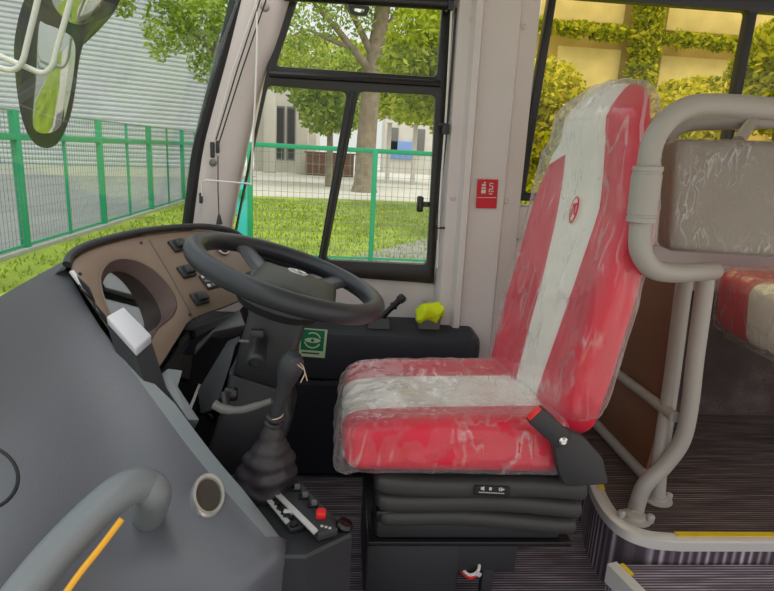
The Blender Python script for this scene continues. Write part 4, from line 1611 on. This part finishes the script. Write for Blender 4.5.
# ------------------------------------------------------------------ fences
def fence(name, label, A, B, n, rail_z, top_z, mat_post, pw, group=None, low=GZ, thin=False):
    f = thing(name, label, 'fence', V((A.x, A.y, low)), group)
    d = B - A
    ang = math.atan2(d.y, d.x)
    R = Matrix.Rotation(ang, 3, 'Z')
    for k in range(n + 1):
        p = A + d * (k / n)
        MB().box((p.x, p.y, (low + top_z) / 2), (pw, pw, top_z - low), .006, R).build('post', mat_post, f)
    for k in range(n if thin else 0):
        p = A + d * ((k + .5) / n)
        MB().box((p.x, p.y, (low + top_z) / 2), (.05, .05, top_z - low), .004, R).build('stake', mat_post, f)
    mid = (A + B) / 2
    MB().box((mid.x, mid.y, rail_z), (d.length, pw * .8, pw * .9), .005, R).build('rail', mat_post, f)
    MB().box((mid.x, mid.y, top_z - .02), (d.length, .03, .03), 0, R).build('top_wire', 'wire', f)
    MB().box((mid.x, mid.y, low + .12), (d.length, .03, .04), 0, R).build('bottom_rail', mat_post, f)
    m = MB()
    nw = int(d.length / .11)
    for k in range(1, nw):
        p = A + d * (k / nw)
        m.box((p.x, p.y, (low + top_z) / 2 + .04), (.007, .007, top_z - low - .12))
    z = low + .25
    while z < top_z - .05:
        m.box((mid.x, mid.y, z), (d.length, .006, .006), 0, R)
        z += .17
    m.build('wire_mesh', 'wire', f)
    return f


A_ = GP(0, 262)
fence('mesh_fence', 'green mesh fence running away along the road in front of the silver hall', V((FX, .3, GZ)), V((FX - .1, 27.5, GZ)), 8, 1.07, 1.52, 'fence', .12, thin=True)
FY = 10.5
fence('mesh_fence', 'low green mesh fence across the lawn outside the driver side window', V((PY(250, 180, FY).x, FY, GZ)), V((PY(250, 180, FY).x + 8.8, FY, GZ)), 4, 1.16, 1.19, 'fence', .09)
p = PY(242, 200, 9.6)
m = MB().box((p.x, 9.6, (GZ + .55) / 2), (.16, .12, .55 - GZ), .01)
tp = thing('gate_post', 'wide teal gate post beside the front pillar at the lawn fence end', 'post', (p.x, 9.6, GZ))
m.build('shaft', 'teal', tp)
MB().box((p.x, 9.6, .565), (.18, .14, .03), .006).build('cap', 'teal', tp)
MB().box((p.x + .02, 9.52, .78 - .4), (.10, .05, .14), .008).build('lock_box', 'fence', tp)

# ------------------------------------------------------------------ silver hall
hall = thing('silver_hall', 'large silver hall clad in horizontal ribs behind the left fence', 'building', (-22, 34, GZ))
# wall in plan: straight run with a rounded end on the right
hp_ = [V((-40, 17, 0)), V((-24, 26, 0)), V((-14, 32, 0)), V((-9.5, 35.2, 0)), V((-8.0, 37, 0)), V((-8.2, 40, 0)), V((-12, 48, 0))]
hpc = hp_[:3] + catmull(hp_[3:], 5)
lps = []
z = GZ + .3
up = 0
while z < 16:
    for dz, o_ in ((0, 0), (.06, .07), (.14, .07), (.20, 0)):
        lps.append([p + V((.5 * o_, -.85 * o_, z + dz)) for p in hpc])
    z += .24
MB().loft(lps, closed=False).build('ribbed_cladding', 'steel', hall, ang=20)
MB().loft([[p + V((.06, -.1, GZ)) for p in hpc], [p + V((.06, -.1, GZ + .5)) for p in hpc]], closed=False).build('plinth', 'conc', hall)
MB().plate([p + V((0, 0, 16)) for p in hpc] + [V((-40, 48, 16))], (0, 0, .2)).build('roof', 'steel', hall)

# pale building with columns seen in the sliding pane
pbld = thing('concrete_building', 'pale concrete building with columns far beyond the lawn fence', 'building', PY(280, 150, 48))
y0 = 48
p = PY(262, 120, y0)
q_ = PY(306, 120, y0)
MB().box(((p.x + q_.x) / 2, y0 + 4, 3.6), (q_.x - p.x + 1.6, 6, 9.4), .05).build('wall', 'conc', pbld)
for px in (270, 303):
    MB().box((PY(px, 110, y0 - 1).x, y0 - .9, 3.2), (.9, .9, 8.2), .08).build('column', 'conc', pbld)
for px in (279, 290):
    w_ = MB().box((PY(px, 120, y0).x, y0 + .98, 2.2), (.7, .12, 4.2), .03).build('window', 'cup', pbld)
    MB().box((PY(px, 120, y0).x, y0 + .93, 2.2), (.5, .05, 3.9)).build('pane', 'dial', w_)
lw_ = thing('low_wall', 'low dark brown brick wall far beyond the lawn', 'wall', PY(328, 158, 46))
p, q_ = PY(306, 155, 46), PY(354, 160, 46)
MB().box(((p.x + q_.x) / 2, 46, -.05), (q_.x - p.x, .5, 1.7), .03).build('brickwork', 'brick', lw_)
MB().box(((p.x + q_.x) / 2, 46, .84), (q_.x - p.x + .2, .7, .12), .03).build('coping', 'brick', lw_)
fb_ = thing('far_building', 'distant pale building with a blue panel seen past the tree trunk', 'building', PY(420, 150, 60))
p, q_ = PY(385, 130, 60), PY(450, 130, 60)
MB().box(((p.x + q_.x) / 2, 63, 2), (q_.x - p.x, 5, 6), .05).build('wall', 'conc', fb_)
MB().box((PY(403, 138, 60).x, 60.4, 1.4), (2.8, .2, 1.8), .03).build('blue_panel', 'bluewhite', fb_)
for px in (394, 421):
    w_ = MB().box((PY(px, 130, 60).x, 60.4, 2.4), (1.0, .2, 2.4), .03).build('window', 'cup', fb_)
for k, (px, lb) in enumerate(((389, 'white post standing left of the distant blue panel'), (415, 'white post standing right of the distant blue panel'))):
    t = thing('bollard', lb, 'post', PY(px, 160, 40), 'white posts beyond the lawn')
    c = PY(px, 140, 40)
    MB().box((c.x, 40, (GZ + 3.0) / 2), (.28, .28, 3.0 - GZ), .02).build('shaft', 'white', t)
    MB().box((c.x, 40, 3.03), (.36, .36, .08), .02).build('cap', 'white', t)

# added tan wall; pale panels imitate windows reflected in the glass
tb_ = thing('reflection_wall', 'tan wall with large pale panels imitating reflected windows behind the yellow green shrubs', 'building', (8, 13, GZ))
MB().box((10, 14.5, 3.2), (13.2, 3, 8.2), .05).build('wall', 'tan', tb_)
for xa, xb, za, zb_ in ((3.7, 5.75, 4.05, 5.6), (6.7, 9.1, 4.0, 5.5), (4.4, 5.8, 2.3, 3.55), (6.7, 8.3, 2.3, 3.5), (9.5, 12.5, 3.9, 5.4), (9.5, 12.5, 1.9, 3.4)):
    MB().box(((xa + xb) / 2, 12.97, (za + zb_) / 2), (xb - xa, .1, zb_ - za), .02).build('panel', 'reflpanel', tb_)

# ------------------------------------------------------------------ trees and shrubs
def leaves(rnd, blobs, n, size, dens=.55):
    """leaf cards scattered through ellipsoid clumps"""
    vs, fs = [], []
    tot = sum(b[3] * b[4] * b[5] for b in blobs)
    for bx_, by, bz_, rx, ry, rz in blobs:
        k = int(n * rx * ry * rz / tot)
        for _ in range(k):
            while True:
                x, y, z = rnd.uniform(-1, 1), rnd.uniform(-1, 1), rnd.uniform(-1, 1)
                d = x * x + y * y + z * z
                if d < 1 and rnd.random() < dens + (1 - dens) * d:
                    break
            c = V((bx_ + x * rx, by + y * ry, bz_ + z * rz))
            a = V((rnd.gauss(0, 1), rnd.gauss(0, 1), rnd.gauss(0, 1))).normalized()
            b = a.cross(V((rnd.gauss(0, 1), rnd.gauss(0, 1), rnd.gauss(0, 1)))).normalized()
            s = size * rnd.uniform(.6, 1.3)
            i = len(vs)
            vs += [c - a * s, c + b * s * .45, c + a * s, c - b * s * .45]
            fs.append((i, i + 1, i + 2, i + 3))
    return vs, fs


def tree(name, label, cat, base, trunk_pts, trunk_r, branches, blobs, n, size, lmat, seed, group=None, dens=.55):
    t = thing(name, label, cat, base, group)
    if trunk_pts:
        pts = catmull(trunk_pts, 4)
        rr = [trunk_r * (1 - .45 * i / (len(pts) - 1)) for i in range(len(pts))]
        rr[0] *= 1.25
        MB().tube(pts, rr, 14).build('trunk', 'galv', t, ang=60)
    for br, r in branches:
        pts = catmull(br, 4)
        MB().tube(pts, [r * (1 - .7 * i / (len(pts) - 1)) for i in range(len(pts))], 8).build('branch', 'galv', t, ang=60)
    vs, fs = leaves(random.Random(seed), blobs, n, size, dens)
    me = bpy.data.meshes.new('foliage')
    me.from_pydata(vs, [], fs)
    me.materials.append(M[lmat])
    o = bpy.data.objects.new('foliage', me)
    COL.objects.link(o)
    o.parent = t
    o.matrix_parent_inverse = Matrix.Translation(-V(base))
    return t


def blob(px, py, Y, rpx, rpz, ry):
    c = PY(px, py, Y)
    s = Y / F
    return (c.x, c.y, c.z, rpx * s, ry, rpz * s)


Y1 = 23
b0_ = PZ(364, 192, GZ)
TY = b0_.y
tk = [V((b0_.x, TY, GZ)), PY(366, 150, TY), PY(370, 100, TY), PY(376, 50, TY), PY(384, 0, TY), PY(390, -40, TY)]
brs = [([PY(374, 75, TY), PY(352, 48, TY - .5), PY(336, 28, TY - .8), PY(318, 8, TY - 1), PY(305, -10, TY - 1)], .22),
       ([PY(352, 48, TY - .5), PY(330, 40, TY - .8), PY(308, 30, TY - 1), PY(292, 36, TY - 1)], .12),
       ([PY(374, 60, TY), PY(358, 25, TY - .4), PY(342, -5, TY - .5), PY(335, -30, TY - .5)], .2),
       ([PY(380, 40, TY), PY(395, 15, TY), PY(410, -15, TY)], .2)]
bl_ = [blob(300, 20, TY - 1, 34, 26, 1.6), blob(330, 62, TY - 1, 30, 14, 1.4), blob(345, 15, TY - .5, 30, 24, 1.4), blob(296, 50, TY - 1.2, 14, 12, 1), blob(400, -20, TY, 60, 30, 2.5), blob(330, -30, TY, 60, 24, 2.5)]
tree('broadleaf_tree', 'tall tree with thick grey trunk standing on the lawn in the side window', 'tree', V((b0_.x, TY, GZ)), tk, .55, brs, bl_, 6500, .13, 'leafA', 1, dens=.8)
Y2 = 21
bl_ = [blob(418, 45, Y2, 30, 40, 1.6), blob(400, 65, Y2, 22, 24, 1.4), blob(430, 90, Y2 + 1, 26, 24, 1.4), blob(440, 40, Y2 + 1, 24, 50, 1.6), blob(412, 110, Y2 + 2, 22, 12, 1.2), blob(465, 60, Y2, 30, 60, 1.6)]
g_ = PZ(446, 196, GZ)
tree('leafy_tree', 'bright yellow green tree right of the thick trunk in the side window', 'tree', V((g_.x, Y2 + 1, GZ)), [V((g_.x, Y2 + 1, GZ)), PY(440, 150, Y2 + 1), PY(436, 90, Y2 + 1)], .14, [], bl_, 9000, .14, 'leafB', 2)
Y3 = 33
bl_ = [blob(325, 110, Y3, 26, 24, 2.2), blob(310, 95, Y3, 20, 16, 2), blob(345, 105, Y3, 20, 28, 2), blob(280, 78, Y3, 24, 12, 2)]
g_ = PZ(330, 180, GZ)
tree('background_tree', 'pale green tree in front of the low brick wall', 'tree', V((PY(330, 150, Y3).x, Y3, GZ)), [V((PY(330, 150, Y3).x, Y3, GZ)), PY(330, 130, Y3), PY(328, 100, Y3)], .2, [], bl_, 2600, .22, 'leafA', 3)
Y5 = 40
bl_ = [blob(420, 105, Y5, 40, 20, 3), blob(385, 100, Y5, 20, 18, 3), blob(445, 120, Y5, 16, 16, 3), blob(400, 75, Y5, 70, 30, 3), blob(320, 60, Y5, 70, 22, 3)]
tree('background_tree', 'green tree canopy high above the distant blue panel', 'tree', V((PY(440, 150, Y5).x, Y5, GZ)), [V((PY(440, 150, Y5).x, Y5, GZ)), PY(438, 130, Y5), PY(436, 100, Y5)], .22, [], bl_, 7000, .26, 'leafB', 4)
Y4 = 17
bl_ = [blob(205, 20, Y4, 30, 24, 1.4), blob(172, 28, Y4, 26, 22, 1.2), blob(205, 62, Y4 + 1, 16, 20, 1), blob(185, -10, Y4, 40, 20, 1.4), blob(160, 50, Y4, 10, 10, .8), blob(222, 45, Y4, 14, 40, 1)]
b4 = V((PY(226, 150, Y4).x, Y4, GZ))
tree('roadside_tree', 'hazy green tree by the front pillar beyond the windscreen', 'tree', b4, [b4, PY(224, 110, Y4), PY(220, 60, Y4), PY(212, 20, Y4)], .16, [([PY(220, 60, Y4), PY(196, 34, Y4), PY(176, 22, Y4)], .07)], bl_, 4200, .085, 'leafA', 5, dens=.8)
bl_ = [blob(118, 2, 15, 14, 12, .7), blob(50, 2, 15, 14, 8, .7), blob(85, -16, 15, 50, 14, 1)]
b6 = V((PY(100, 60, 15).x - 6, 15.5, GZ))
tree('roadside_tree', 'leafy sprays hanging at the top of the windscreen near the mirror', 'tree', b6, [b6, b6 + V((.2, 0, 4)), PY(85, -16, 15)], .1, [], bl_, 1300, .085, 'leafA', 6)

# shrubs outside the tinted passenger windows
shr = [((546, 128), 7.6, 40, 62, 'yellow green shrub at the left end of the tinted window', 'leafC', 5200),
       ((592, 165), 7.0, 50, 40, 'low shrub behind the headrest outside the tinted window', 'leafD', 4200),
       ((655, 132), 7.4, 38, 36, 'shrub with yellow leaves just right of the headrest outside', 'leafC', 3600),
       ((700, 118), 7.9, 40, 40, 'golden shrub in the middle of the tinted window left of the divider', 'leafC', 4200),
       ((772, 78), 7.5, 36, 56, 'green shrub right of the black window divider', 'leafD', 4600)]
for (px, py), Y, rx, rz, lb, lm, n in shr:
    bb_ = [blob(px, py, Y, rx, rz, .7)]
    rr_ = random.Random(px)
    for k in range(5):
        bb_.append(blob(px + rr_.uniform(-rx, rx) * .9, py + rr_.uniform(-rz, rz) * .8, Y + rr_.uniform(-.4, .2), rx * .5, rz * .45, .5))
    bb_.append(blob(px, 182, Y, rx * .9, 40, .6))
    base_ = V((PY(px, py, Y).x, Y, GZ))
    tree('garden_shrub', lb, 'shrub', base_, [base_, PY(px, 200, Y), PY(px, py, Y)], .06, [], bb_, int(n * 1.8), .06, lm, px, 'shrubs outside the tinted windows')
# upright and horizontal leaf bands added to imitate the bars of a window reflection
cr_ = [(6.22 - .02 * (z - 2.5), 12.72, z, .36, .18, .45) for z in (1.6, 2.1, 2.6, 3.1, 3.6, 4.1, 4.6, 5.1)] + [(x, 12.72, 3.82 - (x - 6) * .02, .5, .16, .17) for x in (4.0, 4.7, 5.4, 6.2, 7.0, 7.7, 8.4, 9.1, 9.8)]
vs, fs = leaves(random.Random(77), cr_, 9000, .085, .6)
me = bpy.data.meshes.new('reflection_foliage')
me.from_pydata(vs, [], fs)
me.materials.append(M['leafD'])
o = bpy.data.objects.new('reflection_foliage', me)
COL.objects.link(o)
tag(o, 'green leaf cross added on the pale tan wall to imitate a window reflection', 'plant')

# ------------------------------------------------------------------ light
w = bpy.data.worlds.new('sky')
S.world = w
w.use_nodes = True
nt = w.node_tree
nt.nodes.clear()
wo = nt.nodes.new('ShaderNodeOutputWorld')
bg = nt.nodes.new('ShaderNodeBackground')
tc = nt.nodes.new('ShaderNodeTexCoord')
sx = nt.nodes.new('ShaderNodeSeparateXYZ')
rp = nt.nodes.new('ShaderNodeValToRGB')
rp.color_ramp.elements[0].position = 0
rp.color_ramp.elements[0].color = (.62, .62, .60, 1)
rp.color_ramp.elements[1].position = .6
rp.color_ramp.elements[1].color = (.92, .95, 1.0, 1)
nt.links.new(tc.outputs['Generated'], sx.inputs[0])
nt.links.new(sx.outputs['Z'], rp.inputs[0])
nt.links.new(rp.outputs[0], bg.inputs[0])
bg.inputs[1].default_value = 1.0
nt.links.new(bg.outputs[0], wo.inputs[0])
sl_ = bpy.data.lights.new('sun', 'SUN')
sl_.energy = 1.6
sl_.angle = radians(35)
sl_.color = (1, .96, .88)
so_ = bpy.data.objects.new('sun', sl_)
COL.objects.link(so_)
so_.rotation_euler = V((-.35, .45, -1)).to_track_quat('-Z', 'Y').to_euler()

vs_ = S.view_settings
vs_.view_transform = 'Standard'
vs_.look = 'None'
vs_.exposure = .42
vs_.gamma = 1
vs_.use_curve_mapping = False
S.cycles.transparent_max_bounces = 24
